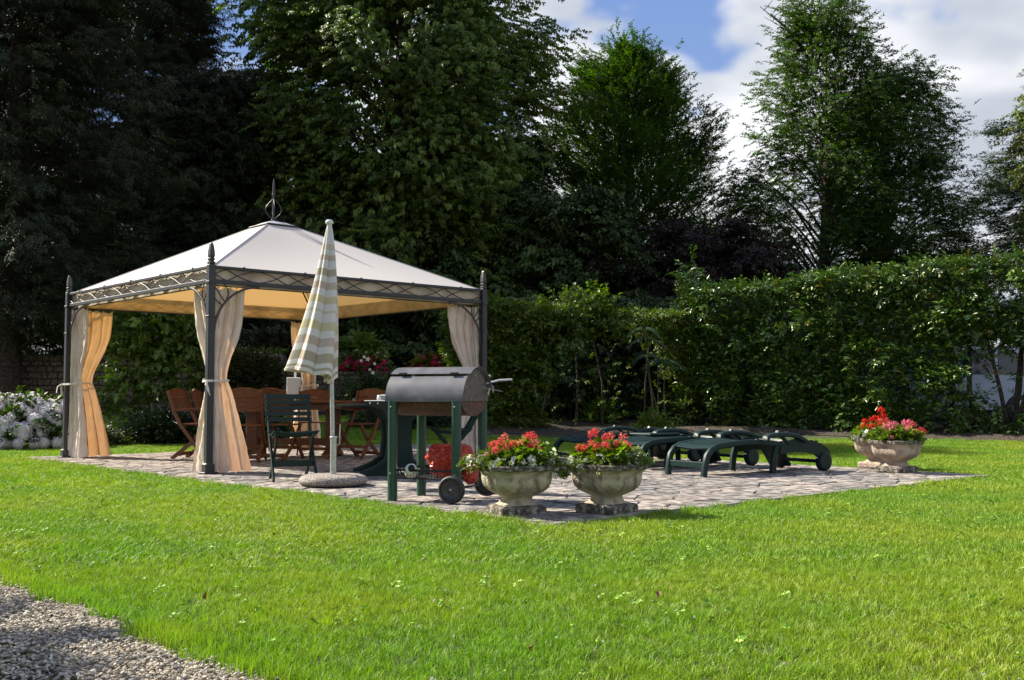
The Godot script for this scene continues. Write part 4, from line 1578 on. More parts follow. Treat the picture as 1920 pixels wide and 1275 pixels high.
func barbecue() -> void:
	var e1 := Vector3(0.93, 0, 0.367)
	var e2 := Vector3(0.367, 0, -0.93)
	var o := thing("barbecue", "barrel charcoal barbecue with grey hood on green legs and two wheels", "barbecue", Vector3(-0.95, 0.016, -8.30))
	o.basis = Basis(e1, Vector3.UP, -e2)      # x along the barrel, z towards the lens
	var L := 0.60
	var D := 0.50
	# legs
	for q in [[0.0, 0.0, 0.0], [L - 0.06, 0.0, 0.10], [0.0, -D, 0.0], [L - 0.06, -D, 0.10]]:
		var b := MB.new()
		b.tube(PackedVector3Array([Vector3(q[0] + 0.03, q[2], q[1]), Vector3(q[0] + 0.03, 0.765, q[1])]), 0.038, 16)
		var leg := part("leg", b, M.green_paint, o)
		for y in [0.72, 0.21]:
			b = MB.new()
			b.ball(Vector3(q[0] + 0.03, y, q[1] + 0.037), Vector3(0.007, 0.007, 0.005), 8, 5)
			part("bolt", b, M.steel, leg)
	# barrel: the fire bowl below, the hood above
	var mid := Vector3(0, 0.765, -D / 2)
	var half := func(r0: float, a0: float, a1: float, x0: float, x1: float, steps: int, thick: float) -> MB:
		var m := MB.new()
		var rings := []
		for x in [x0, x1]:
			var r := PackedVector3Array()
			for i in steps + 1:
				var a := lerpf(a0, a1, i / float(steps))
				r.append(mid + Vector3(x, sin(a) * r0, cos(a) * r0))
			for i in steps + 1:
				var a := lerpf(a1, a0, i / float(steps))
				r.append(mid + Vector3(x, sin(a) * (r0 - thick), cos(a) * (r0 - thick)))
			rings.append(r)
		m.loft(rings, false)
		return m
	var bowl := MB.new()
	var rings2 := []
	for x in [-0.005, L + 0.005]:
		var r := PackedVector3Array()
		for i in 17:
			var a := -PI * i / 16.0
			r.append(mid + Vector3(x, sin(a) * 0.115, cos(a) * 0.232))
		rings2.append(r)
	bowl.loft(rings2, false)
	part("fire_bowl", bowl, M.rust, o)
	part("hood", smooth_shell(mid, 0.27, -0.02, 0.86, -0.03, L + 0.03), M.hood, o)
	# the lid: upper part of the hood, hinged, propped a little open towards the back
	part("lid", smooth_shell(mid + Vector3(0, 0.008, -0.006), 0.278, 0.90, 2.75, -0.034, L + 0.05), M.hood, o)
	for x in [-0.012, L + 0.012]:
		var poly := PackedVector2Array()
		for i in 21:
			var a := PI * i / 20.0
			poly.append(Vector2(cos(a) * 0.262, sin(a) * 0.252))
		var b := MB.new()
		b.xf = Transform3D(Basis(Vector3(0, 0, 1), Vector3(0, 1, 0), Vector3(-1, 0, 0)), mid + Vector3(x, 0, 0))
		b.prism(poly, -0.003, 0.003)
		var cap := part("end_plate", b, M.soot, o)
		for q in [[0.18, 0.11], [-0.18, 0.11], [0.0, 0.20]]:
			b = MB.new()
			b.ball(mid + Vector3(x + (0.005 if x > 0 else -0.005), q[1], q[0]), Vector3(0.004, 0.006, 0.006), 8, 5)
			part("rivet", b, M.steel, cap)
	for x in [0.08, L - 0.08]:
		var b := MB.new()
		b.box(mid + Vector3(x, sin(0.868) * 0.279, cos(0.868) * 0.279), Vector3(0.07, 0.024, 0.008), 0.003, Basis(Vector3.RIGHT, -0.868))
		b.tube(PackedVector3Array([mid + Vector3(x - 0.034, sin(0.868) * 0.284, cos(0.868) * 0.284), mid + Vector3(x + 0.034, sin(0.868) * 0.284, cos(0.868) * 0.284)]), 0.005, 8)
		part("hinge", b, M.black, o)
	# handle at the back and a grid shelf
	var b := MB.new()
	b.tube(PackedVector3Array([mid + Vector3(-0.02, 0.20, -0.30), mid + Vector3(L + 0.02, 0.20, -0.30)]), 0.010, 8)
	part("handle", b, M.steel, o)
	# side shelf on the left with its bracket
	b = MB.new()
	b.box(Vector3(-0.15, 0.765, -0.22), Vector3(0.22, 0.010, 0.32), 0.003)
	var shelf := part("side_shelf", b, M.steel, o)
	b = MB.new()
	b.xf.origin = Vector3(0, 0, -0.07)
	b.prism(PackedVector2Array([Vector2(-0.26, 0.758), Vector2(-0.045, 0.758), Vector2(-0.045, 0.63), Vector2(-0.10, 0.70), Vector2(-0.25, 0.735)]), -0.012, 0.012)
	part("bracket", b, M.black, shelf)
	for x in [-0.20, -0.13]:
		b = MB.new()
		b.ball(Vector3(x, 0.745, -0.055), Vector3(0.007, 0.007, 0.005), 8, 5)
		part("bolt", b, M.steel, shelf)
	# wire basket below
	b = MB.new()
	for y in [0.17, 0.235]:
		var c := [Vector3(0.03, y, 0.0), Vector3(L - 0.03, y, 0.0), Vector3(L - 0.03, y, -D), Vector3(0.03, y, -D)]
		for i in 4:
			b.beam(c[i], c[(i + 1) % 4], 0.018 if y > 0.2 else 0.006, 0.006, Vector3.UP, 0.002)
	for i in 22:
		var x := 0.03 + (L - 0.06) * i / 21.0
		b.tube(PackedVector3Array([Vector3(x, 0.235, 0.0), Vector3(x, 0.17, 0.0), Vector3(x, 0.17, -D), Vector3(x, 0.235, -D)]), 0.0018, 4, false)
	for i in 9:
		var z := -D * i / 8.0
		b.tube(PackedVector3Array([Vector3(0.03, 0.235, z), Vector3(0.03, 0.17, z), Vector3(L - 0.03, 0.17, z), Vector3(L - 0.03, 0.235, z)]), 0.0018, 4, false)
	part("wire_basket", b, M.black, o)
	# wheels on an axle
	b = MB.new()
	b.tube(PackedVector3Array([Vector3(L - 0.03, 0.105, 0.06), Vector3(L - 0.03, 0.105, -D - 0.06)]), 0.009, 8)
	part("axle", b, M.black, o)
	for z in [0.085, -D - 0.085]:
		b = MB.new()
		var w := Basis(Vector3.RIGHT, PI / 2)
		b.lathe([[0.075, -0.026], [0.09, -0.028], [0.102, -0.02], [0.105, 0.0], [0.102, 0.02], [0.09, 0.028], [0.075, 0.026], [0.075, -0.026]], 32, Vector3(L - 0.03, 0.105, z), w, true, true)
		var wheel := part("wheel", b, M.rubber, o)
		b = MB.new()
		b.lathe([[0.0, -0.014], [0.02, -0.014], [0.03, -0.004], [0.06, -0.004], [0.068, -0.024], [0.076, -0.024], [0.076, 0.024], [0.068, 0.024], [0.06, 0.004], [0.03, 0.004], [0.02, 0.016], [0.0, 0.018]], 32, Vector3(L - 0.03, 0.105, z), w)
		part("rim", b, M.rim_plastic, wheel)
		b = MB.new()
		b.ball(Vector3(L - 0.03, 0.105, z + 0.02), Vector3(0.009, 0.009, 0.006), 8, 5)
		part("hub_nut", b, M.steel, wheel)
	# what lies on and in it
	var at: Vector3 = o.position
	var bs := o.basis
	var s := thing("steel_tin", "small steel tin on the barbecue's side shelf", "tin", at + bs * Vector3(-0.10, 0.771, -0.2))
	s.basis = bs
	b = MB.new()
	b.box(Vector3(0.0, 0.022, 0.0), Vector3(0.13, 0.044, 0.11), 0.006)
	part("body", b, M.steel, s)
	b = MB.new()
	b.lathe([[0.0, 0.0], [0.02, 0.0], [0.022, 0.01], [0.018, 0.04], [0.0, 0.042]], 12, Vector3(-0.085, 0.0, 0.02))
	part("knob", b, M.white, s)
	var tg := thing("barbecue_spatula", "steel spatula with slotted blade and pale handle reaching out at the right of the hood", "spatula", at + bs * Vector3(L + 0.05, 0.90, -0.52))
	tg.basis = bs
	b = MB.new()
	b.tube(PackedVector3Array([Vector3(-0.06, 0.0, 0.04), Vector3(0.06, 0.03, 0.0), Vector3(0.16, 0.035, -0.02)]), 0.008, 8)
	part("handle", b, M.box_grey, tg)
	b = MB.new()
	b.strip(PackedVector3Array([Vector3(-0.06, -0.035, 0.05), Vector3(0.02, -0.045, 0.03), Vector3(0.09, -0.06, 0.02)]), 0.07, 0.003, Vector3(0, 0.1, 1))
	part("blade", b, M.steel, tg)
	# sack of charcoal: a crumpled loft
	var bag := thing("charcoal_bag", "crumpled red and orange plastic charcoal bag in the barbecue's wire basket", "bag", at + bs * Vector3(0.40, 0.176, -0.25))
	bag.basis = bs
	b = MB.new()
	var n := FastNoiseLite.new()
	n.seed = 8
	n.frequency = 5.0
	n.fractal_octaves = 3
	var rings := []
	for i in 19:
		var t := i / 18.0
		var r := PackedVector3Array()
		var wx := 0.17 * pow(sin(PI * clampf(0.13 + t * 0.72, 0, 1)), 0.55)
		var wz := 0.12 * pow(sin(PI * clampf(0.12 + t * 0.80, 0, 1)), 0.6)
		for j in 36:
			var a := TAU * j / 36.0
			var p := Vector3(signf(cos(a)) * pow(absf(cos(a)), 0.6) * wx, t * 0.25, signf(sin(a)) * pow(absf(sin(a)), 0.6) * wz)
			p += Vector3(cos(a), 0.4, sin(a)) * (0.05 * n.get_noise_3dv(p) + 0.035 * absf(n.get_noise_3dv(p * 2.3 + Vector3(5, 1, 2))))
			r.append(p)
		rings.append(r)
	b.loft(rings, true)
	part("sack", b, M.bag, bag)
	b = MB.new()
	b.box(Vector3(0.20, 0.03, 0.05), Vector3(0.10, 0.16, 0.14), 0.03)
	part("folded_end", b, M.bag, bag)
	var bt := thing("squeeze_bottle", "white plastic bottle with dark green cap lying in the wire basket", "bottle", at + bs * Vector3(0.17, 0.235, -0.04))
	bt.basis = bs * Basis(Vector3.UP, 0.5) * Basis(Vector3.RIGHT, 1.3)
	b = MB.new()
	b.lathe([[0.0, -0.11], [0.04, -0.108], [0.05, -0.09], [0.05, 0.0], [0.044, 0.03], [0.03, 0.045], [0.0, 0.046]], 18)
	part("body", b, M.white, bt)
	b = MB.new()
	b.lathe([[0.0, 0.04], [0.026, 0.042], [0.026, 0.07], [0.0, 0.072]], 16)
	part("cap", b, M.green_plastic, bt)
	var bl := thing("hand_bellows", "black hand bellows lying in the basket left of the bottle", "bellows", at + bs * Vector3(0.09, 0.205, -0.14))
	bl.basis = bs
	b = MB.new()
	b.ball(Vector3.ZERO, Vector3(0.075, 0.035, 0.06), 14, 8)
	part("body", b, M.black, bl)
	b = MB.new()
	b.tube(PackedVector3Array([Vector3(-0.05, 0.02, 0), Vector3(-0.11, 0.035, 0.01)]), [0.014, 0.007], 8)
	part("nozzle", b, M.steel, bl)


func smooth_shell(mid: Vector3, rad: float, a0: float, a1: float, x0: float, x1: float) -> MB:
	var b := MB.new()
	var th := 0.004
	var rows := []
	for q in [rad, rad - th]:
		for x in ([x0, x1] if q == rad else [x1, x0]):
			var r := PackedVector3Array()
			for i in 25:
				var a := lerpf(a0, a1, i / 24.0)
				r.append(mid + Vector3(x, sin(a) * q * 0.93, cos(a) * q))
			rows.append(r)
	for k in 4:
		b.sheet([rows[k], rows[(k + 1) % 4]])
	return b


# ---------------------------------------------------------------- loungers

# x along its length from the foot, y up; width along z
func lounger(label: String, at: Vector3, turn: float) -> Node3D:
	var o := thing("sun_lounger", label, "sun lounger", at, turn, "green plastic sun loungers side by side")
	var rail := func(t: float) -> Vector2:
		if t < 0.2:
			var a := t / 0.2 * PI / 2
			return Vector2(0.26 - 0.22 * cos(a), 0.13 + 0.175 * sin(a))
		var u := (t - 0.2) / 0.8
		return Vector2(0.26 + 0.86 * u, 0.305 + 0.030 * sin(u * PI) - 0.01 * u)
	for s in [-1.0, 1.0]:
		var b := MB.new()
		var path := PackedVector3Array([Vector3(0.02, 0.0, s * 0.26), Vector3(0.03, 0.07, s * 0.262)])
		for i in 19:
			var p: Vector2 = rail.call(i / 18.0)
			path.append(Vector3(p.x, p.y, s * (0.265 + 0.03 * i / 18.0)))
		b.strip(path, 0.05, 0.06, Vector3(0, 0, 1), true)
		part("side_rail", b, M.green_plastic, o)
		b = MB.new()
		b.strip(PackedVector3Array([Vector3(0.98, 0.0, s * 0.29), Vector3(1.0, 0.15, s * 0.29), Vector3(1.06, 0.31, s * 0.29)]), 0.05, 0.07, Vector3(0, 0, 1), true)
		part("leg", b, M.green_plastic, o)
		# the side of the lowered back, humped and running down to the wheel
		b = MB.new()
		var poly := PackedVector2Array([Vector2(1.06, 0.20), Vector2(1.08, 0.28), Vector2(1.16, 0.33), Vector2(1.30, 0.355), Vector2(1.5, 0.335), Vector2(1.70, 0.30), Vector2(1.82, 0.24), Vector2(1.86, 0.18), Vector2(1.74, 0.12), Vector2(1.64, 0.175), Vector2(1.5, 0.205), Vector2(1.3, 0.215)])
		b.xf.origin = Vector3(0, 0, s * 0.30)
		b.prism(poly, -0.022, 0.022)
		part("back_side", b, M.green_plastic, o)
		b = MB.new()
		b.lathe([[0.0, -0.04], [0.085, -0.04], [0.10, -0.03], [0.10, 0.03], [0.085, 0.04], [0.03, 0.034], [0.0, 0.034]], 28, Vector3(1.76, 0.10, s * 0.31), Basis(Vector3.RIGHT, PI / 2))
		part("wheel", b, M.green_plastic, o)
		# armrest: rounded nose in front, sweeping back and down, on one strut
		b = MB.new()
		b.strip(PackedVector3Array([Vector3(0.84, 0.345, s * 0.335), Vector3(0.845, 0.375, s * 0.335), Vector3(0.87, 0.392, s * 0.335), Vector3(1.0, 0.405, s * 0.335), Vector3(1.15, 0.405, s * 0.335), Vector3(1.30, 0.385, s * 0.33), Vector3(1.44, 0.33, s * 0.32)]), 0.075, 0.045, Vector3(0, 0, 1), true)
		var arm := part("armrest", b, M.green_plastic, o)
		b = MB.new()
		b.strip(PackedVector3Array([Vector3(1.0, 0.435, s * 0.335), Vector3(1.1, 0.37, s * 0.325), Vector3(1.2, 0.30, s * 0.31)]), 0.035, 0.03, Vector3(0, 0, 1), true)
		part("strut", b, M.green_plastic, arm)
	# seat: bands across with slots between them
	for k in 11:
		var t0 := 0.11 + k * 0.081
		var rows := []
		var b := MB.new()
		var path := PackedVector3Array()
		for i in 5:
			var p: Vector2 = rail.call(clampf(t0 + 0.072 * i / 4.0, 0, 1))
			path.append(Vector3(p.x, p.y + 0.012, 0))
		var rings := []
		for i in path.size():
			var d := (path[mini(i + 1, 4)] - path[maxi(i - 1, 0)]).normalized()
			var u := Vector3(-d.y, d.x, 0)
			var r := PackedVector3Array()
			for j in 9:
				var z := lerpf(-0.255, 0.255, j / 8.0)
				r.append(path[i] + u * (0.010 - 0.018 * cos(z / 0.255 * PI / 2)) + Vector3(0, 0, z))
			for j in 9:
				var z := lerpf(0.255, -0.255, j / 8.0)
				r.append(path[i] + u * (-0.004 - 0.018 * cos(z / 0.255 * PI / 2)) + Vector3(0, 0, z))
			rings.append(r)
		b.loft(rings, true)
		part("seat_band", b, M.green_plastic, o)
	# the lowered back, in bands too
	for k in 8:
		var x := 1.13 + k * 0.078
		var y := 0.322 + 0.03 * sin(clampf((x - 1.1) / 0.7, 0, 1) * PI * 0.8) - 0.05 * (x - 1.1)
		var b := MB.new()
		b.strip(arc(func(u: float) -> Vector3: return Vector3(x, y - 0.015 * sin(u * PI), lerpf(-0.285, 0.285, u)), 8), 0.066, 0.014, Vector3(1, -0.1, 0))
		part("back_band", b, M.green_plastic, o)
	var b := MB.new()
	b.beam(Vector3(0.035, 0.115, -0.25), Vector3(0.035, 0.115, 0.25), 0.06, 0.025, Vector3.UP)
	part("foot_bar", b, M.green_plastic, o)
	b = MB.new()
	b.tube(PackedVector3Array([Vector3(1.76, 0.10, -0.3), Vector3(1.76, 0.10, 0.3)]), 0.02, 8)
	part("axle", b, M.green_plastic, o)
	b = MB.new()
	b.strip(PackedVector3Array([Vector3(1.25, 0.29, 0.0), Vector3(1.35, 0.16, 0), Vector3(1.42, 0.06, 0.0)]), 0.3, 0.03, Vector3(0, 0, 1))
	part("prop", b, M.green_plastic, o)
	return o


func loungers() -> void:
	var turn := atan2(0.56, 0.83)
	var y := 0.016
	var first := lounger("nearest green sun lounger, its slatted foot end towards the flower urns", Vector3(1.75, y, -10.92), turn)
	copy(first, "middle green sun lounger, its foot end behind the low green table", Vector3(1.19, y, -11.77), turn + 0.03)
	copy(first, "farthest green sun lounger, its foot end beside the middle urn's red flowers", Vector3(0.62, y, -12.62), turn - 0.02)
	var o := thing("low_table", "small low green plastic table before the middle lounger", "table", Vector3(1.62, y, -12.62), turn + 0.1)
	var b := MB.new()
	b.box(Vector3(0, 0.365, 0), Vector3(0.52, 0.03, 0.52), 0.014)
	part("tabletop", b, M.green_plastic, o)
	for s in [-1.0, 1.0]:
		b = MB.new()
		b.box(Vector3(0, 0.32, s * 0.235), Vector3(0.44, 0.06, 0.02), 0.005)
		part("apron", b, M.green_plastic, o)
		b = MB.new()
		b.box(Vector3(s * 0.235, 0.32, 0), Vector3(0.02, 0.06, 0.44), 0.005)
		part("apron", b, M.green_plastic, o)
		for q in [-1.0, 1.0]:
			b = MB.new()
			b.beam(Vector3(s * 0.235, 0.0, q * 0.235), Vector3(s * 0.23, 0.352, q * 0.23), 0.055, 0.055, Vector3.RIGHT, 0.012)
			part("leg", b, M.green_plastic, o)


# ---------------------------------------------------------------- urns and flowers

func urn(label: String, at: Vector3, turn: float, body: Material, rim: Material, foot: Material) -> Node3D:
	var o := thing("stone_urn", label, "planter", at, turn, "cast stone urns of flowers")
	var ring := func(half: float, y: float, cut: float, wob: float) -> PackedVector3Array:
		var r := PackedVector3Array()
		var c := half * cut
		var pts := [Vector2(half, half - c), Vector2(half - c, half), Vector2(-half + c, half), Vector2(-half, half - c), Vector2(-half, -half + c), Vector2(-half + c, -half), Vector2(half - c, -half), Vector2(half, -half + c)]
		for k in 8:
			var a: Vector2 = pts[k]
			var b: Vector2 = pts[(k + 1) % 8]
			for i in 4:
				var p := a.lerp(b, i / 4.0)
				r.append(Vector3(p.x + rr(-wob, wob), y + rr(-wob, wob), p.y + rr(-wob, wob)))
		return r
	var b := MB.new()
	b.loft([ring.call(0.158, 0.0, 0.10, 0.002), ring.call(0.164, 0.012, 0.12, 0.003), ring.call(0.163, 0.05, 0.12, 0.003), ring.call(0.15, 0.062, 0.14, 0.003), ring.call(0.125, 0.068, 0.2, 0.001)], false)
	part("foot", b, foot, o)
	b = MB.new()
	var rings := []
	for q in [[0.128, 0.066, 0.2], [0.105, 0.078, 0.3], [0.094, 0.10, 0.36], [0.094, 0.118, 0.38], [0.12, 0.133, 0.36], [0.16, 0.155, 0.35], [0.188, 0.182, 0.34], [0.202, 0.212, 0.34], [0.207, 0.245, 0.34], [0.207, 0.272, 0.34], [0.217, 0.288, 0.35], [0.236, 0.302, 0.37]]:
		rings.append(ring.call(q[0], q[1], q[2], 0.0007))
	for k in 8:      # eight flat faces, each curved only from top to bottom
		var rows := []
		for r in rings:
			var line := PackedVector3Array()
			for i in 5:
				line.append(r[(k * 4 + 4 - i) % 32])
			rows.append(line)
		b.sheet(rows)
	part("bowl", b, body, o)
	b = MB.new()
	rings = []
	for q in [[0.232, 0.300], [0.243, 0.306], [0.245, 0.332], [0.238, 0.340], [0.212, 0.340], [0.205, 0.325], [0.205, 0.30]]:
		rings.append(ring.call(q[0], q[1], 0.38, 0.0016))
	b.loft(rings, false)
	part("rim", b, rim, o)
	b = MB.new()
	b.loft([ring.call(0.208, 0.29, 0.42, 0.0), ring.call(0.207, 0.318, 0.42, 0.004)], true)
	part("earth", b, M.bed, o)
	return o


# a geranium head: a ball of small open florets
func head_mesh(seed_: int, color: Color, florets := 15, open := 0.42) -> ArrayMesh:
	var q := RandomNumberGenerator.new()
	q.seed = seed_
	var b := MB.new()
	for i in florets:
		var y := 1.0 - (i + 0.5) / florets * 1.5
		var a := i * 2.39996
		var s := sqrt(maxf(0.0, 1.0 - y * y))
		var d := Vector3(s * cos(a), y, s * sin(a))
		var k := q.randf_range(0.75, 1.25)
		b.col = Color(color.r * k, color.g * k * q.randf_range(0.7, 1.5), color.b * k * q.randf_range(0.7, 1.4))
		var f := facing(d, q.randf() * 6.0)
		for p in 5:
			var c := TAU * p / 5.0
			var out := f * Vector3(cos(c), sin(c), 0.35)
			b.leaf(d * q.randf_range(0.5, 1.0), out, d, open * q.randf_range(0.7, 1.1), open * 0.5, 0.1, 0.5)
	return b.mesh()


# a single open flower of five petals facing +z
func bloom_mesh(color: Color, throat: Color) -> ArrayMesh:
	var b := MB.new()
	for p in 5:
		var c := TAU * p / 5.0
		b.col = color
		b.leaf(Vector3.ZERO, Vector3(cos(c), sin(c), 0.45), Vector3.BACK, 1.0, 1.0, 0.12, 0.6)
	b.col = throat
	b.ball(Vector3(0, 0, 0.12), Vector3(0.14, 0.14, 0.10), 6, 4)
	return b.mesh()


func geranium(label: String, at: Vector3, heads: Array, reach: Vector3, color: Color, leaf: Color, seed_: int, pale := Color.BLACK) -> void:
	var o := thing("geranium", label, "flowers", at)
	var where := [[], []]
	var tint := [[], []]
	for i in 210:
		var a := rr(0, TAU)
		var d := sqrt(R.randf())
		var p := Vector3(cos(a) * reach.x * d, rr(0.0, 0.85) * reach.y * (1.0 - 0.6 * d * d), sin(a) * reach.z * d)
		where[i % 2].append(Transform3D(facing(Vector3(p.x * 2.0, 0.12 + p.y, p.z * 2.0) + Vector3(rr(-0.2, 0.2), rr(-0.1, 0.3), rr(-0.2, 0.2)), rr(-1, 1)).scaled_local(Vector3.ONE * rr(0.06, 0.095)), p))
		tint[i % 2].append(tint_of(1.0, 0.35))
	for k in 2:
		many("foliage", spray_mesh(seed_ + k, 8, 0.55, 0.55, leaf, -0.1, 1.2, 0.6), M.leaf, where[k], tint[k], o)
	var meshes := [head_mesh(seed_ + 5, color), head_mesh(seed_ + 6, color * 0.85), head_mesh(seed_ + 7, Color(color.r, color.g * 1.8 + 0.02, color.b * 1.5), 12)]
	if pale != Color.BLACK:
		meshes.append_array([head_mesh(seed_ + 8, pale), head_mesh(seed_ + 9, pale * 0.9)])
	for h in heads:
		var top: Vector3 = h[0] * Vector3(1.06, 0.92, 1.06) + Vector3(0, 0.014, 0)
		var st := MB.new()
		st.tube(PackedVector3Array([top * Vector3(0.35, 0.0, 0.35), top * Vector3(0.8, 0.6, 0.8), top]), 0.0022, 5)
		var stem := part("stem", st, M.twig if false else M.stem_green, o)
		part("flower_head", meshes[h[2] if h.size() > 2 else R.randi() % 3], M.petal, stem, Transform3D(Basis.from_euler(Vector3(rr(-0.4, 0.4), rr(0, TAU), rr(-0.4, 0.4))).scaled_local(Vector3.ONE * float(h[1]) * rr(0.95, 1.2)), top))


func petunia(label: String, at: Vector3, clumps: Array, count: int, seed_: int) -> void:
	# clumps: middle, radius
	var o := thing("petunia", label, "flowers", at)
	var where := []
	var tint := []
	for i in count * 4:
		var c: Array = clumps[i % clumps.size()]
		var p: Vector3 = c[0] + Vector3(R.randfn(), R.randfn() * 0.55, R.randfn()) * float(c[1]) * 0.55
		where.append(Transform3D(facing(p * Vector3(1, 0, 1) + Vector3(rr(-0.1, 0.1), rr(-0.08, 0.1), rr(-0.1, 0.1)), rr(-1, 1)).scaled_local(Vector3.ONE * rr(0.035, 0.065)), p))
		tint.append(tint_of(1.0, 0.3))
	many("foliage", spray_mesh(seed_, 9, 0.42, 0.24, Color(0.15, 0.20, 0.045), 0.1), M.leaf, where, tint, o)
	var m := bloom_mesh(Color(0.80, 0.80, 0.72), Color(0.55, 0.55, 0.15))
	for i in count:
		var c: Array = clumps[i % clumps.size()]
		var d := Vector3(R.randfn(), R.randfn() * 0.7 + 0.2, R.randfn() + 0.5).normalized()
		var p: Vector3 = c[0] + d * float(c[1]) * rr(0.8, 1.2) * Vector3(1, 0.8, 1)
		var face := (d + Vector3(rr(-0.5, 0.5), rr(0.0, 0.5), rr(0.0, 0.6))).normalized()
		part("flower", m, M.petal, o, Transform3D(facing(face, rr(0, 6)).scaled_local(Vector3.ONE * rr(0.023, 0.035)), p))


func planters() -> void:
	M.stem_green = mat(Color(0.06, 0.10, 0.02), 0.7)
	var y := 0.016
	var a := Vector3(0.03, y - 0.006, -7.40)
	var b := Vector3(0.66, y - 0.006, -7.50)
	urn("mossy cast stone urn nearest the barbecue, petunias trailing over its left side", a, 0.38, M.cast, M.lichen, M.lichen)
	urn("cast stone urn standing right of the one by the barbecue, its corner to the front", b, 0.78, M.cast, M.lichen, M.lichen)
	var red := Color(0.84, 0.085, 0.09)
	var leaf := Color(0.13, 0.20, 0.028)
	geranium("coral red geraniums in the urn nearest the barbecue", a + Vector3(0, 0.32, 0), [[Vector3(-0.15, 0.15, 0.05), 0.035], [Vector3(-0.10, 0.17, 0.08), 0.04], [Vector3(-0.13, 0.11, 0.12), 0.032], [Vector3(-0.075, 0.21, 0.0), 0.026], [Vector3(-0.19, 0.075, 0.12), 0.03], [Vector3(-0.02, 0.16, 0.10), 0.034], [Vector3(0.03, 0.165, 0.08), 0.034], [Vector3(0.07, 0.20, 0.02), 0.038], [Vector3(0.105, 0.215, 0.05), 0.038], [Vector3(0.12, 0.17, 0.06), 0.036], [Vector3(0.145, 0.12, 0.06), 0.03], [Vector3(-0.06, 0.13, 0.12), 0.03], [Vector3(0.09, 0.145, 0.10), 0.032], [Vector3(-0.05, 0.16, -0.1), 0.03]], Vector3(0.2, 0.14, 0.17), red, leaf, 301)
	geranium("coral red geraniums in the urn between the barbecue's urn and the loungers", b + Vector3(0, 0.32, 0), [[Vector3(-0.09, 0.22, 0.0), 0.038], [Vector3(-0.07, 0.245, -0.04), 0.03], [Vector3(-0.18, 0.12, 0.08), 0.034], [Vector3(-0.15, 0.13, 0.1), 0.03], [Vector3(-0.10, 0.15, 0.08), 0.04], [Vector3(-0.07, 0.13, 0.12), 0.032], [Vector3(0.0, 0.20, 0.03), 0.034], [Vector3(0.03, 0.21, 0.0), 0.03], [Vector3(-0.02, 0.14, 0.12), 0.034], [Vector3(0.06, 0.16, 0.08), 0.03], [Vector3(0.11, 0.20, 0.02), 0.034], [Vector3(0.13, 0.14, 0.07), 0.036], [Vector3(0.0, 0.175, -0.1), 0.03]], Vector3(0.19, 0.13, 0.17), red, leaf, 321)
	petunia("white petunias hanging left over the rim of the urn nearest the barbecue", a + Vector3(0, 0.33, 0), [[Vector3(-0.20, 0.03, 0.06), 0.08], [Vector3(-0.25, 0.0, 0.10), 0.07], [Vector3(-0.15, 0.02, 0.14), 0.07], [Vector3(-0.31, 0.03, 0.04), 0.05], [Vector3(-0.02, 0.03, 0.17), 0.07], [Vector3(0.12, 0.04, 0.14), 0.06]], 46, 341)
	petunia("white petunias trailing down the right side of the urn nearest the barbecue", a + Vector3(0, 0.33, 0), [[Vector3(0.19, 0.05, 0.06), 0.055], [Vector3(0.22, 0.02, 0.06), 0.045], [Vector3(0.25, -0.03, 0.06), 0.03], [Vector3(0.28, -0.06, 0.07), 0.022]], 16, 342)
	petunia("white petunias along the left rim of the urn beside the loungers", b + Vector3(0, 0.33, 0), [[Vector3(-0.20, 0.03, 0.05), 0.06], [Vector3(-0.15, 0.02, 0.12), 0.06], [Vector3(-0.08, 0.03, 0.17), 0.06], [Vector3(-0.21, -0.01, 0.1), 0.035]], 26, 343)
	petunia("white petunias along the right rim of the urn beside the loungers", b + Vector3(0, 0.33, 0), [[Vector3(0.15, 0.03, 0.10), 0.06], [Vector3(0.20, 0.03, 0.04), 0.06], [Vector3(0.08, 0.03, 0.16), 0.04]], 24, 344)
	var c := Vector3(4.09, y, -11.42)
	var d := Vector3(4.14, y, -12.15)
	urn("pale cast stone urn at the terrace's right end, the front one of two", c, 0.62, M.pale_cast, M.lichen, M.lichen)
	urn("pale cast stone urn at the terrace's right end, the rear one of two", d, 0.62, M.pale_cast, M.pale_cast, M.pale_cast)
	var pink := Color(0.80, 0.17, 0.25)
	geranium("pink and salmon geraniums in the front one of the two right urns", c + Vector3(0, 0.32, 0), [[Vector3(-0.12, 0.16, 0.05), 0.042, 3], [Vector3(-0.07, 0.18, 0.06), 0.045, 4], [Vector3(-0.02, 0.17, 0.06), 0.045, 3], [Vector3(0.03, 0.14, 0.1), 0.04, 4], [Vector3(-0.08, 0.12, 0.12), 0.04, 3], [Vector3(0.10, 0.19, 0.0), 0.045, 4], [Vector3(0.13, 0.21, 0.02), 0.04, 3], [Vector3(0.16, 0.18, 0.04), 0.04, 2], [Vector3(0.10, 0.14, 0.08), 0.036, 2], [Vector3(0.24, 0.12, 0.04), 0.036, 0], [Vector3(0.26, 0.10, 0.08), 0.03, 1], [Vector3(0.17, 0.11, 0.1), 0.03, 2], [Vector3(-0.11, 0.04, 0.19), 0.03, 4], [Vector3(-0.14, 0.23, -0.04), 0.03, 2], [Vector3(-0.06, 0.235, -0.08), 0.026, 1]], Vector3(0.22, 0.13, 0.18), red, leaf, 361, pink)
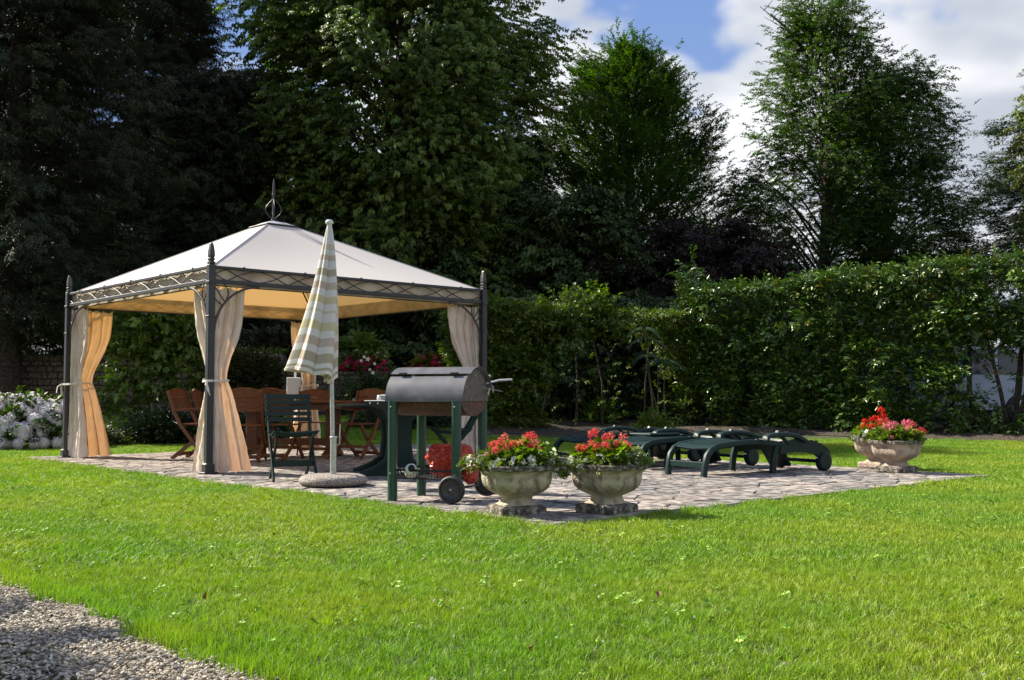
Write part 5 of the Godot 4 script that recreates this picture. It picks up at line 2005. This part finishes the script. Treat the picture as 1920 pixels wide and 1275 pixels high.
	geranium("bright red geraniums in the rear one of the two right urns", d + Vector3(0, 0.32, 0), [[Vector3(-0.19, 0.11, 0.06), 0.035, 0], [Vector3(-0.15, 0.16, 0.05), 0.04, 0], [Vector3(-0.09, 0.14, 0.12), 0.04, 0], [Vector3(-0.13, 0.21, 0.0), 0.035, 2], [Vector3(-0.06, 0.22, 0.02), 0.04, 1], [Vector3(-0.02, 0.24, 0.0), 0.04, 0], [Vector3(0.03, 0.24, 0.0), 0.038, 0], [Vector3(0.05, 0.34, -0.02), 0.04, 0], [Vector3(0.08, 0.27, 0.0), 0.036, 2], [Vector3(0.07, 0.18, 0.04), 0.034, 2], [Vector3(0.0, 0.17, 0.1), 0.034, 1]], Vector3(0.2, 0.15, 0.17), Color(0.75, 0.02, 0.015), leaf, 371)
	petunia("white petunias spilling left from the two right urns", d + Vector3(0, 0.33, 0), [[Vector3(-0.19, 0.02, 0.1), 0.07], [Vector3(-0.13, 0.04, 0.16), 0.07], [Vector3(-0.25, 0.01, 0.06), 0.05], [Vector3(-0.05, 0.05, 0.2), 0.08], [Vector3(0.04, 0.03, 0.24), 0.07]], 48, 381)


# ---------------------------------------------------------------- other plants

func hydrangea(label: String, at: Vector3, size: Vector3, heads: int, head_size: float, color: Color, seed_: int, leaf := Color(0.05, 0.09, 0.015)) -> void:
	var o := thing("hydrangea", label, "shrub", at)
	var where := [[], []]
	var tint := [[], []]
	for i in int(900 * size.x * size.y) + 60:
		var d := Vector3(R.randfn(), absf(R.randfn()), R.randfn()).normalized()
		var p := d * size * rr(0.5, 1.0)
		where[i % 2].append(Transform3D(facing(d + Vector3(rr(-0.6, 0.6), rr(-0.2, 0.6), rr(-0.6, 0.6)), rr(-1, 1)).scaled_local(Vector3.ONE * rr(0.14, 0.24)), p))
		tint[i % 2].append(tint_of(1.0, 0.3))
	for k in 2:
		many("foliage", spray_mesh(seed_ + k, 9, 0.5, 0.3, leaf, 0.1, 1.0, 0.6), M.leaf, where[k], tint[k], o)
	var meshes := []
	for k in 3:
		var q := RandomNumberGenerator.new()
		q.seed = seed_ + 20 + k
		var b := MB.new()
		for i in 46:
			var y := 1.0 - (i + 0.5) / 46.0 * 1.55
			var a := i * 2.39996
			var s := sqrt(maxf(0.0, 1.0 - y * y))
			var d := Vector3(s * cos(a), y * 0.8, s * sin(a))
			var v := q.randf_range(0.85, 1.12)
			b.col = Color(color.r * v, color.g * v * [1.0, 0.96, 1.02][k], color.b * v)
			var f := facing(d, q.randf() * 6.0)
			for p in 4:
				var c := TAU * p / 4.0
				b.leaf(d * q.randf_range(0.78, 1.0), f * Vector3(cos(c), sin(c), q.randf_range(0.05, 0.28)), d, 0.26, 0.25, 0.12, 0.3)
		b.col = color
		b.ball(Vector3(0, -0.1, 0), Vector3(0.72, 0.5, 0.72), 8, 6)
		meshes.append(b.mesh())
	var made := 0
	var spots := []
	var tries := 0
	while made < heads and tries < 6000:
		tries += 1
		var d := Vector3(R.randfn(), R.randfn() * 0.8 + 0.35, R.randfn() + 0.7).normalized()
		if d.y < -0.05:
			continue
		var p := d * size * rr(0.92, 1.08)
		p.y = maxf(p.y, 0.08)
		var free := true
		for s in spots:
			if s.distance_to(p) < head_size * 1.12:
				free = false
				break
		if not free:
			continue
		spots.append(p)
		part("flower_head", meshes[made % 3], M.petal, o, Transform3D(facing(d).rotated(d, rr(0, 6)) * Basis(Vector3.RIGHT, PI / 2) * Basis().scaled(Vector3.ONE * head_size * rr(0.8, 1.2)), p))
		made += 1


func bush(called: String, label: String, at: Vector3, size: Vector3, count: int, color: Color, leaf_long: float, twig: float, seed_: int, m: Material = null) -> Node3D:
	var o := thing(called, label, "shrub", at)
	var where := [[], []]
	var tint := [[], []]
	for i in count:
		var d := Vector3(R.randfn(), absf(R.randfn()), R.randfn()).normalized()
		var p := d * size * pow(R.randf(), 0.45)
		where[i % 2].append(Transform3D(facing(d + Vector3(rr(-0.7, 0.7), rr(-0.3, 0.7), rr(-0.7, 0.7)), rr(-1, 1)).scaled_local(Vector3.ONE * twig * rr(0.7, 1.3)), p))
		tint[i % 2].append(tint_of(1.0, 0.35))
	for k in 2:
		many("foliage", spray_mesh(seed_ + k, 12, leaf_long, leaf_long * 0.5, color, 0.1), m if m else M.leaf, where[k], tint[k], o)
	var st := MB.new()
	for k in 7:
		var a := TAU * k / 7.0
		st.tube(PackedVector3Array([Vector3(cos(a) * 0.04, -0.05, sin(a) * 0.04), Vector3(cos(a) * size.x * 0.4, size.y * 0.6, sin(a) * size.z * 0.4)]), [0.014, 0.006], 5)
	part("stems", st, M.twig, o)
	return o


func garden_plants() -> void:
	hydrangea("white hydrangea in full bloom left of the gazebo, at the left edge", Vector3(-8.0, 0.02, -17.3), Vector3(1.2, 0.78, 0.8), 150, 0.105, Color(0.86, 0.83, 0.84), 401)
	hydrangea("crimson hydrangeas along the wall top behind the parasol", Vector3(-3.5, 1.38, -24.75), Vector3(0.66, 0.34, 0.3), 34, 0.095, Color(0.62, 0.03, 0.12), 411)
	hydrangea("crimson hydrangeas on the wall right of the big trunk, beside the right curtain", Vector3(-1.8, 1.38, -24.7), Vector3(0.5, 0.34, 0.28), 18, 0.095, Color(0.62, 0.03, 0.11), 421, Color(0.09, 0.09, 0.02))
	hydrangea("single tall crimson hydrangea head showing above its neighbours by the hedge", Vector3(-1.42, 1.45, -25.1), Vector3(0.2, 0.5, 0.2), 3, 0.12, Color(0.64, 0.03, 0.12), 431, Color(0.09, 0.09, 0.02))
	# white rose against the wall
	var o := climber("rose_bush", "rose bush with cream flowers climbing the low wall behind the barbecue", [[Vector3(-3.3, 0.95, -24.1), 0.36], [Vector3(-3.0, 0.75, -24.1), 0.45], [Vector3(-3.5, 0.6, -23.9), 0.5], [Vector3(-2.7, 0.45, -23.9), 0.45]], [Vector3(-3.1, 0.2, -23.9), Vector3(-3.2, 0.8, -24.1), Vector3(-3.3, 1.25, -24.2)], Color(0.035, 0.065, 0.014), 420, 0.34, "shrub", 0.26)
	var m := bloom_mesh(Color(0.75, 0.72, 0.55), Color(0.6, 0.5, 0.2))
	for p in [Vector3(-0.25, 1.42, 0.15), Vector3(-0.18, 1.5, 0.2), Vector3(0.05, 1.35, 0.2), Vector3(-0.05, 1.22, 0.2), Vector3(0.02, 1.15, 0.25), Vector3(0.42, 0.95, 0.2), Vector3(0.45, 1.02, 0.1), Vector3(-0.35, 0.55, 0.5), Vector3(0.1, 0.3, 0.5), Vector3(-0.1, 1.45, 0.2)]:
		part("flower", m, M.petal, o, Transform3D(facing(Vector3(rr(-0.4, 0.4), 0.4, 1)).scaled_local(Vector3.ONE * rr(0.035, 0.06)), p))
	bush("hosta", "bright green hosta on the upper wall's corner", Vector3(-4.0, 1.98, -28.0), Vector3(0.42, 0.30, 0.3), 70, Color(0.16, 0.24, 0.05), 0.75, 0.26, 441)
	# climber with broad leaves between the left and the front curtain
	climber("grape_vine", "broad-leaved vine growing up a pole between the left and front curtains", [[Vector3(-6.85, 2.35, -19.6), 0.55], [Vector3(-6.25, 2.4, -19.6), 0.5], [Vector3(-6.9, 1.9, -19.5), 0.35], [Vector3(-6.4, 1.85, -19.5), 0.45], [Vector3(-5.9, 1.95, -19.7), 0.4], [Vector3(-6.9, 1.35, -19.4), 0.38], [Vector3(-6.45, 1.25, -19.4), 0.35], [Vector3(-7.1, 0.9, -19.4), 0.3], [Vector3(-6.8, 0.6, -19.4), 0.25], [Vector3(-6.0, 1.1, -19.6), 0.3]], [Vector3(-6.95, 0, -19.5), Vector3(-6.9, 1.0, -19.5), Vector3(-6.75, 2.2, -19.6), Vector3(-6.3, 2.7, -19.6)], Color(0.10, 0.165, 0.026), 640, 0.42, "climbing plant", 0.26)
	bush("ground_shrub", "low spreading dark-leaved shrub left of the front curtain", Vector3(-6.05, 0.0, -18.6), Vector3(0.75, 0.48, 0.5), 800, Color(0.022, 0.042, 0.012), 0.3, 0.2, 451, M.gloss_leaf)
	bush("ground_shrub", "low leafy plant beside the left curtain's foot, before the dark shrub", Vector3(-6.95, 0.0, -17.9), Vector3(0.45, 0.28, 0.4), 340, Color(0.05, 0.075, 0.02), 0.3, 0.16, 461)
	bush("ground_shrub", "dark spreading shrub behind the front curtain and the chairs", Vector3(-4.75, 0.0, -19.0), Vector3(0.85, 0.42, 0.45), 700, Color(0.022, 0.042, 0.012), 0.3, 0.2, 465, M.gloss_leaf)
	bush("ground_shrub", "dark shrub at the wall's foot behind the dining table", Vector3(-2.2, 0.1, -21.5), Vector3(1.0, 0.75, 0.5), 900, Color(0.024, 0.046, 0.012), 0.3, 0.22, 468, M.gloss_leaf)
	bush("rhododendron", "big dull green rhododendron above the wall behind the front curtain", Vector3(-5.9, 1.35, -26.2), Vector3(1.25, 0.98, 0.8), 1700, Color(0.040, 0.046, 0.022), 0.4, 0.26, 471, M.dull_leaf)
	bush("ivy", "grey-green ivy hanging over the long wall beside the front curtain", Vector3(-6.2, 1.0, -24.35), Vector3(1.1, 0.82, 0.22), 1000, Color(0.050, 0.062, 0.022), 0.34, 0.2, 481, M.dull_leaf)
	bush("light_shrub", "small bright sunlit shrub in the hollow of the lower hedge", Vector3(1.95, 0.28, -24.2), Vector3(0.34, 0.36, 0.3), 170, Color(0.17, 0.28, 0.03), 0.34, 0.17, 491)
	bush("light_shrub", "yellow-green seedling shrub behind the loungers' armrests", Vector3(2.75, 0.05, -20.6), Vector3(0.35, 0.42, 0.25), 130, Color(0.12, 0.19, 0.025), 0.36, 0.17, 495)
	# young tree with feathered leaves at the laurel hedge's left end
	var f := thing("sumac", "young sumac with feathered drooping leaves at the laurel hedge's left end", "young tree", Vector3(3.0, 0.05, -21.8))
	for k in 5:
		var st := MB.new()
		var tip := Vector3(rr(-0.5, 0.45), rr(1.5, 2.2), rr(-0.2, 0.3))
		st.tube(PackedVector3Array([Vector3(rr(-0.2, 0.2), -0.1, 0), tip * Vector3(0.6, 0.5, 0.6), tip]), [0.014, 0.011, 0.006], 6)
		part("stem", st, M.twig, f)
		for j in 4:
			var a := rr(-0.8, 3.9)
			var b := MB.new()
			var g := Vector3(cos(a), 0.0, absf(sin(a)))
			var spine := arc(func(t: float) -> Vector3: return tip + g * (0.42 * t) + Vector3(0, 0.10 * t - 0.32 * t * t, 0), 12)
			b.col = Color(0.04, 0.06, 0.02)
			b.tube(spine, 0.004, 4, false)
			for i in range(2, 12):
				for s in [-1.0, 1.0]:
					b.col = Color(0.040, 0.085, 0.020) * rr(0.8, 1.3)
					b.leaf(spine[i], g.cross(Vector3.UP) * s + g * 0.5 + Vector3(0, -0.45, 0), Vector3.UP, 0.13, 0.035, 0.2, 0.3)
			part("frond", b, M.leaf, f)
	# a strap-leaved plant behind the right urns
	var q := thing("strap_leaved_plant", "arching strap-leaved plant before the hedge behind the right urns", "plant", Vector3(5.95, 0.0, -17.6))
	for k in 7:
		var a := rr(0.2, 2.9)
		var b := MB.new()
		b.col = Color(0.05, 0.11, 0.03) * rr(0.8, 1.2)
		b.strip(arc(func(t: float) -> Vector3: return Vector3(cos(a) * 0.42 * t, 0.85 * t - 0.35 * t * t, sin(a) * 0.25 * t), 8), 0.04, 0.004, Vector3(-sin(a), 0, cos(a)), true)
		part("leaf", b, M.leaf, q)


func far_things() -> void:
	# red things on the upper level, seen through the vine
	var o := thing("red_tub", "dark red tub standing on the upper level, seen through the vine", "tub", Vector3(-8.35, 1.42, -26.4))
	var b := MB.new()
	b.lathe([[0.0, 0.28], [0.20, 0.28], [0.27, 0.60], [0.29, 0.60], [0.29, 0.63], [0.26, 0.63], [0.24, 0.58], [0.0, 0.56]], 20)
	part("body", b, M.red, o)
	b = MB.new()
	b.box(Vector3(0, 0.255, 0), Vector3(0.62, 0.04, 0.45), 0.008)
	for x in [-0.27, 0.27]:
		for z in [-0.18, 0.18]:
			b.box(Vector3(x, 0.115, z), Vector3(0.04, 0.23, 0.04), 0.005)
	part("stand", b, M.rust, o)
	o = thing("red_trough", "pale red flower trough on top of the long wall, right of the left curtain", "trough", Vector3(-8.95, 1.82, -24.72))
	b = MB.new()
	var rings := []
	for q in [[0.85, 0.0], [1.0, 0.12], [1.0, 0.135], [0.92, 0.135], [0.9, 0.11]]:
		rings.append(PackedVector3Array([Vector3(-0.3, q[1], -0.1) * Vector3(q[0], 1, q[0]), Vector3(0.3, q[1], -0.1) * Vector3(q[0], 1, q[0]), Vector3(0.3, q[1], 0.1) * Vector3(q[0], 1, q[0]), Vector3(-0.3, q[1], 0.1) * Vector3(q[0], 1, q[0])]))
	b.loft(rings, false)
	part("body", b, mat(Color(0.55, 0.09, 0.06), 0.6), o)
	# a pale car parked behind the laurel
	o = thing("parked_car", "pale blue-grey car parked behind the laurel hedge, glimpsed through its gap", "car", Vector3(10.15, height_at(10.0, -25.0), -25.0), 0.08)
	b = MB.new()
	var side := PackedVector2Array([Vector2(-2.0, 0.35), Vector2(-2.05, 0.75), Vector2(-1.95, 0.98), Vector2(-1.3, 1.10), Vector2(-0.6, 1.62), Vector2(-0.2, 1.74), Vector2(0.9, 1.76), Vector2(1.45, 1.68), Vector2(1.85, 1.20), Vector2(1.98, 0.95), Vector2(2.0, 0.4), Vector2(1.6, 0.32), Vector2(-1.6, 0.32)])
	b.prism(side, -0.82, 0.82)
	var car := part("body", b, M.car, o)
	for z in [-0.828, 0.828]:
		for win in [PackedVector2Array([Vector2(-1.1, 1.12), Vector2(-0.5, 1.58), Vector2(-0.12, 1.66), Vector2(-0.12, 1.12)]), PackedVector2Array([Vector2(-0.04, 1.12), Vector2(-0.04, 1.67), Vector2(0.75, 1.68), Vector2(0.75, 1.12)]), PackedVector2Array([Vector2(0.83, 1.12), Vector2(0.83, 1.68), Vector2(1.35, 1.60), Vector2(1.65, 1.2), Vector2(1.6, 1.12)])]:
			b = MB.new()
			b.xf.origin.z = z
			b.prism(win, -0.006, 0.006)
			part("window", b, M.glass, car)
		for x in [-1.3, 1.3]:
			b = MB.new()
			b.lathe([[0.0, -0.1], [0.30, -0.1], [0.33, -0.06], [0.33, 0.06], [0.30, 0.1], [0.0, 0.1]], 24, Vector3(x, 0.33, z * 0.93), Basis(Vector3.RIGHT, PI / 2))
			var wheel := part("wheel", b, M.rubber, o)
			b = MB.new()
			b.lathe([[0.0, -0.03], [0.2, -0.02], [0.2, 0.02], [0.0, 0.03]], 20, Vector3(x, 0.33, z * 1.04), Basis(Vector3.RIGHT, PI / 2))
			part("rim", b, M.steel, wheel)


# ---------------------------------------------------------------- grass

func grass_mesh(seed_: int, blades: int, spread: float, tall: float, wide: float) -> ArrayMesh:
	var q := RandomNumberGenerator.new()
	q.seed = seed_
	var b := MB.new()
	for i in blades:
		var a := q.randf() * TAU
		var r := sqrt(q.randf()) * spread
		var p := Vector3(cos(a) * r, -0.004, sin(a) * r)
		var lean := Vector3(q.randf_range(-1, 1), 0, q.randf_range(-1, 1)) * 0.95
		var h := tall * q.randf_range(0.35, 1.15)
		var s := Vector3(cos(a * 7.0), 0, sin(a * 7.0)) * wide * 0.5 * q.randf_range(0.7, 1.3)
		var m := p + lean * h * 0.35 + Vector3(0, h * 0.6, 0)
		var t := p + lean * h * 1.05 + Vector3(0, h * 0.98, 0)
		var k := q.randf_range(0.7, 1.3)
		b.col = Color(k * q.randf_range(0.8, 1.3), k, k * q.randf_range(0.7, 1.6))
		if q.randf() < 0.035:
			b.col = Color(2.0, 1.2, 1.5) * k
		var pv := PackedVector3Array([p - s, p + s, m - s * 0.8, m + s * 0.8, t])
		b.piece(pv, PackedInt32Array([0, 1, 2, 1, 3, 2, 2, 3, 4]), true, false)
	return b.mesh()


func lawn_grass() -> void:
	var root := Node3D.new()
	root.name = "grass"
	add_child(root)
	stuff(root)
	var n := FastNoiseLite.new()
	n.seed = 12
	n.frequency = 0.45
	n.fractal_octaves = 4
	var edge := Vector3(-0.69, 0, -3.06)
	var side := Vector3(-U.z, 0, U.x)
	side = side if side.x < 0 else -side
	var zones := [[2.3, 5.2, 1500.0, [grass_mesh(1, 16, 0.035, 0.038, 0.0034), grass_mesh(2, 16, 0.035, 0.033, 0.0030)]], [5.2, 9.5, 850.0, [grass_mesh(3, 16, 0.045, 0.038, 0.0044), grass_mesh(4, 16, 0.045, 0.034, 0.0040)]], [9.5, 20.2, 330.0, [grass_mesh(5, 18, 0.075, 0.042, 0.0075), grass_mesh(6, 18, 0.075, 0.038, 0.007)]]]
	for zone in zones:
		var where := [[], []]
		var tint := [[], []]
		var z0: float = zone[0]
		var z1: float = zone[1]
		var area := (z1 * z1 - z0 * z0) * 0.62 + (z1 - z0) * 1.6
		for i in int(area * float(zone[2])):
			var dist := sqrt(lerpf(z0 * z0, z1 * z1, R.randf()))
			var p := Vector3(rr(-1, 1) * (dist * 0.62 + 0.8), 0, -dist)
			var uv := on_terrace(p)
			var ragged := 0.10 * n.get_noise_2d(p.x * 6.0, p.z * 6.0) + 0.03 * n.get_noise_2d(p.x * 25.0, p.z * 25.0)
			if uv.x > 0.0 + ragged and uv.x < TERRACE.x - ragged and uv.y > 0.0 + ragged and uv.y < TERRACE.y - ragged:
				continue
			var w := (p - edge).dot(side)
			if w > -0.02 + 0.10 * n.get_noise_2d(p.x * 5.0, p.z * 5.0):
				continue
			if p.x > -1.0 and p.z < bed_front(p.x) + 0.4 * n.get_noise_2d(p.x * 2.0, 3.0):
				continue
			p.y = height_at(p.x, p.z) - 0.012
			var near_edge := 1.0 - smoothstep(0.0, 0.16, -w)
			var by_terrace := maxf(maxf(-uv.x, -uv.y), maxf(uv.x - TERRACE.x, uv.y - TERRACE.y))
			near_edge = maxf(near_edge, 0.6 * (1.0 - smoothstep(0.0, 0.12, by_terrace)))
			var tall := rr(0.75, 1.2) * (1.0 + 0.8 * near_edge + 0.3 * n.get_noise_2d(p.x * 2.2, p.z * 2.2))
			var k := i % 2
			where[k].append(Transform3D(Basis(Vector3.UP, rr(0, TAU)).scaled_local(Vector3(1, tall, 1)), p))
			var patch := n.get_noise_2d(p.x, p.z)
			var dry := clampf(0.5 + patch * 1.1 + 0.35 * n.get_noise_2d(p.x * 4.0, p.z * 4.0), 0.0, 1.0)
			var g := rr(0.75, 1.25)
			tint[k].append(Color(lerpf(0.20, 0.325, dry) * g, lerpf(0.35, 0.41, dry) * g, lerpf(0.034, 0.040, dry) * g))
		for k in 2:
			many("grass_blades", zone[3][k], M.blade, where[k], tint[k], root)
	# the sunlit bank before the long wall
	var where := []
	var tint := []
	for i in 14000:
		var p := Vector3(rr(-12.0, -1.0), 0, rr(-23.6, -19.6))
		p.y = height_at(p.x, p.z) - 0.012
		where.append(Transform3D(Basis(Vector3.UP, rr(0, TAU)), p))
		tint.append(Color(0.20, 0.32, 0.03) * rr(0.8, 1.2))
	many("grass_blades", grass_mesh(7, 22, 0.1, 0.06, 0.010), M.blade, where, tint, root)
	where = []
	tint = []
	for i in 9000:
		var p := Vector3(rr(-14.0, 0.0), 0, rr(-34.0, -25.2))
		p.y = height_at(p.x, p.z) - 0.012
		where.append(Transform3D(Basis(Vector3.UP, rr(0, TAU)), p))
		tint.append(Color(0.17, 0.28, 0.03) * rr(0.8, 1.2))
	many("grass_blades", grass_mesh(8, 22, 0.16, 0.07, 0.014), M.blade, where, tint, root)
	# clover and daisy leaves among the blades
	where = [[], []]
	tint = [[], []]
	for i in 1500:
		var dist := sqrt(lerpf(5.3, 90.0, R.randf()))
		var p := Vector3(rr(-1, 1) * (dist * 0.52 + 0.3), 0.012, -dist)
		var uv := on_terrace(p)
		if uv.x > 0.0 and uv.y > 0.0 and uv.x < TERRACE.x and uv.y < TERRACE.y or (p - edge).dot(side) > -0.05:
			continue
		if n.get_noise_2d(p.x * 3.0 + 30.0, p.z * 3.0) < 0.02:
			continue
		where[i % 2].append(Transform3D(Basis.from_euler(Vector3(rr(-0.9, -0.3), rr(0, TAU), 0)).scaled_local(Vector3.ONE * rr(0.022, 0.042)), p))
		tint[i % 2].append(tint_of(1.0, 0.3))
	for k in 2:
		many("clover_leaves", spray_mesh(801 + k, 8, 0.42, 0.36, Color(0.20, 0.36, 0.05), -0.2, 1.3), M.dull_leaf, where[k], tint[k], root)
	# a few dry leaves blown over lawn and paving
	where = []
	tint = []
	for i in 26:
		var dist := rr(2.8, 13.5)
		var p := Vector3(rr(-1, 1) * dist * 0.48, 0.03, -dist)
		where.append(Transform3D(Basis.from_euler(Vector3(rr(-1.9, -1.2), rr(0, TAU), 0)).scaled_local(Vector3.ONE * rr(0.018, 0.035)), p))
		tint.append(Color(0.20, 0.10, 0.04) * rr(0.5, 1.5))
	var dry_leaf := MB.new()
	dry_leaf.leaf(Vector3.ZERO, Vector3.BACK, Vector3.UP, 1.0, 0.6, 0.3, 1.2)
	many("fallen_leaves", dry_leaf.mesh(), M.dull_leaf, where, tint, root)
	where = []
	tint = []
	# clover heads here and there
	var b := MB.new()
	b.col = Color(0.62, 0.60, 0.55)
	for i in 14:
		var a := i * 2.4
		var y := 1.0 - i / 7.0
		var s := sqrt(maxf(0.0, 1.0 - y * y))
		b.leaf(Vector3.ZERO, Vector3(s * cos(a), y, s * sin(a)), Vector3.UP, 1.0, 0.5, 0.1)
	var clover := []
	tint = []
	for i in 60:
		var dist := rr(2.6, 8.5)
		var p := Vector3(rr(-0.3, 1) * dist * 0.48, 0.035, -dist)
		var uv := on_terrace(p)
		if uv.x > -0.1 and uv.y > -0.1 or (p - edge).dot(side) > -0.2:
			continue
		clover.append(Transform3D(Basis().scaled(Vector3.ONE * rr(0.005, 0.009)), p))
		tint.append(Color.WHITE * rr(0.8, 1.1))
	many("clover_flowers", b.mesh(), M.petal, clover, tint, root)
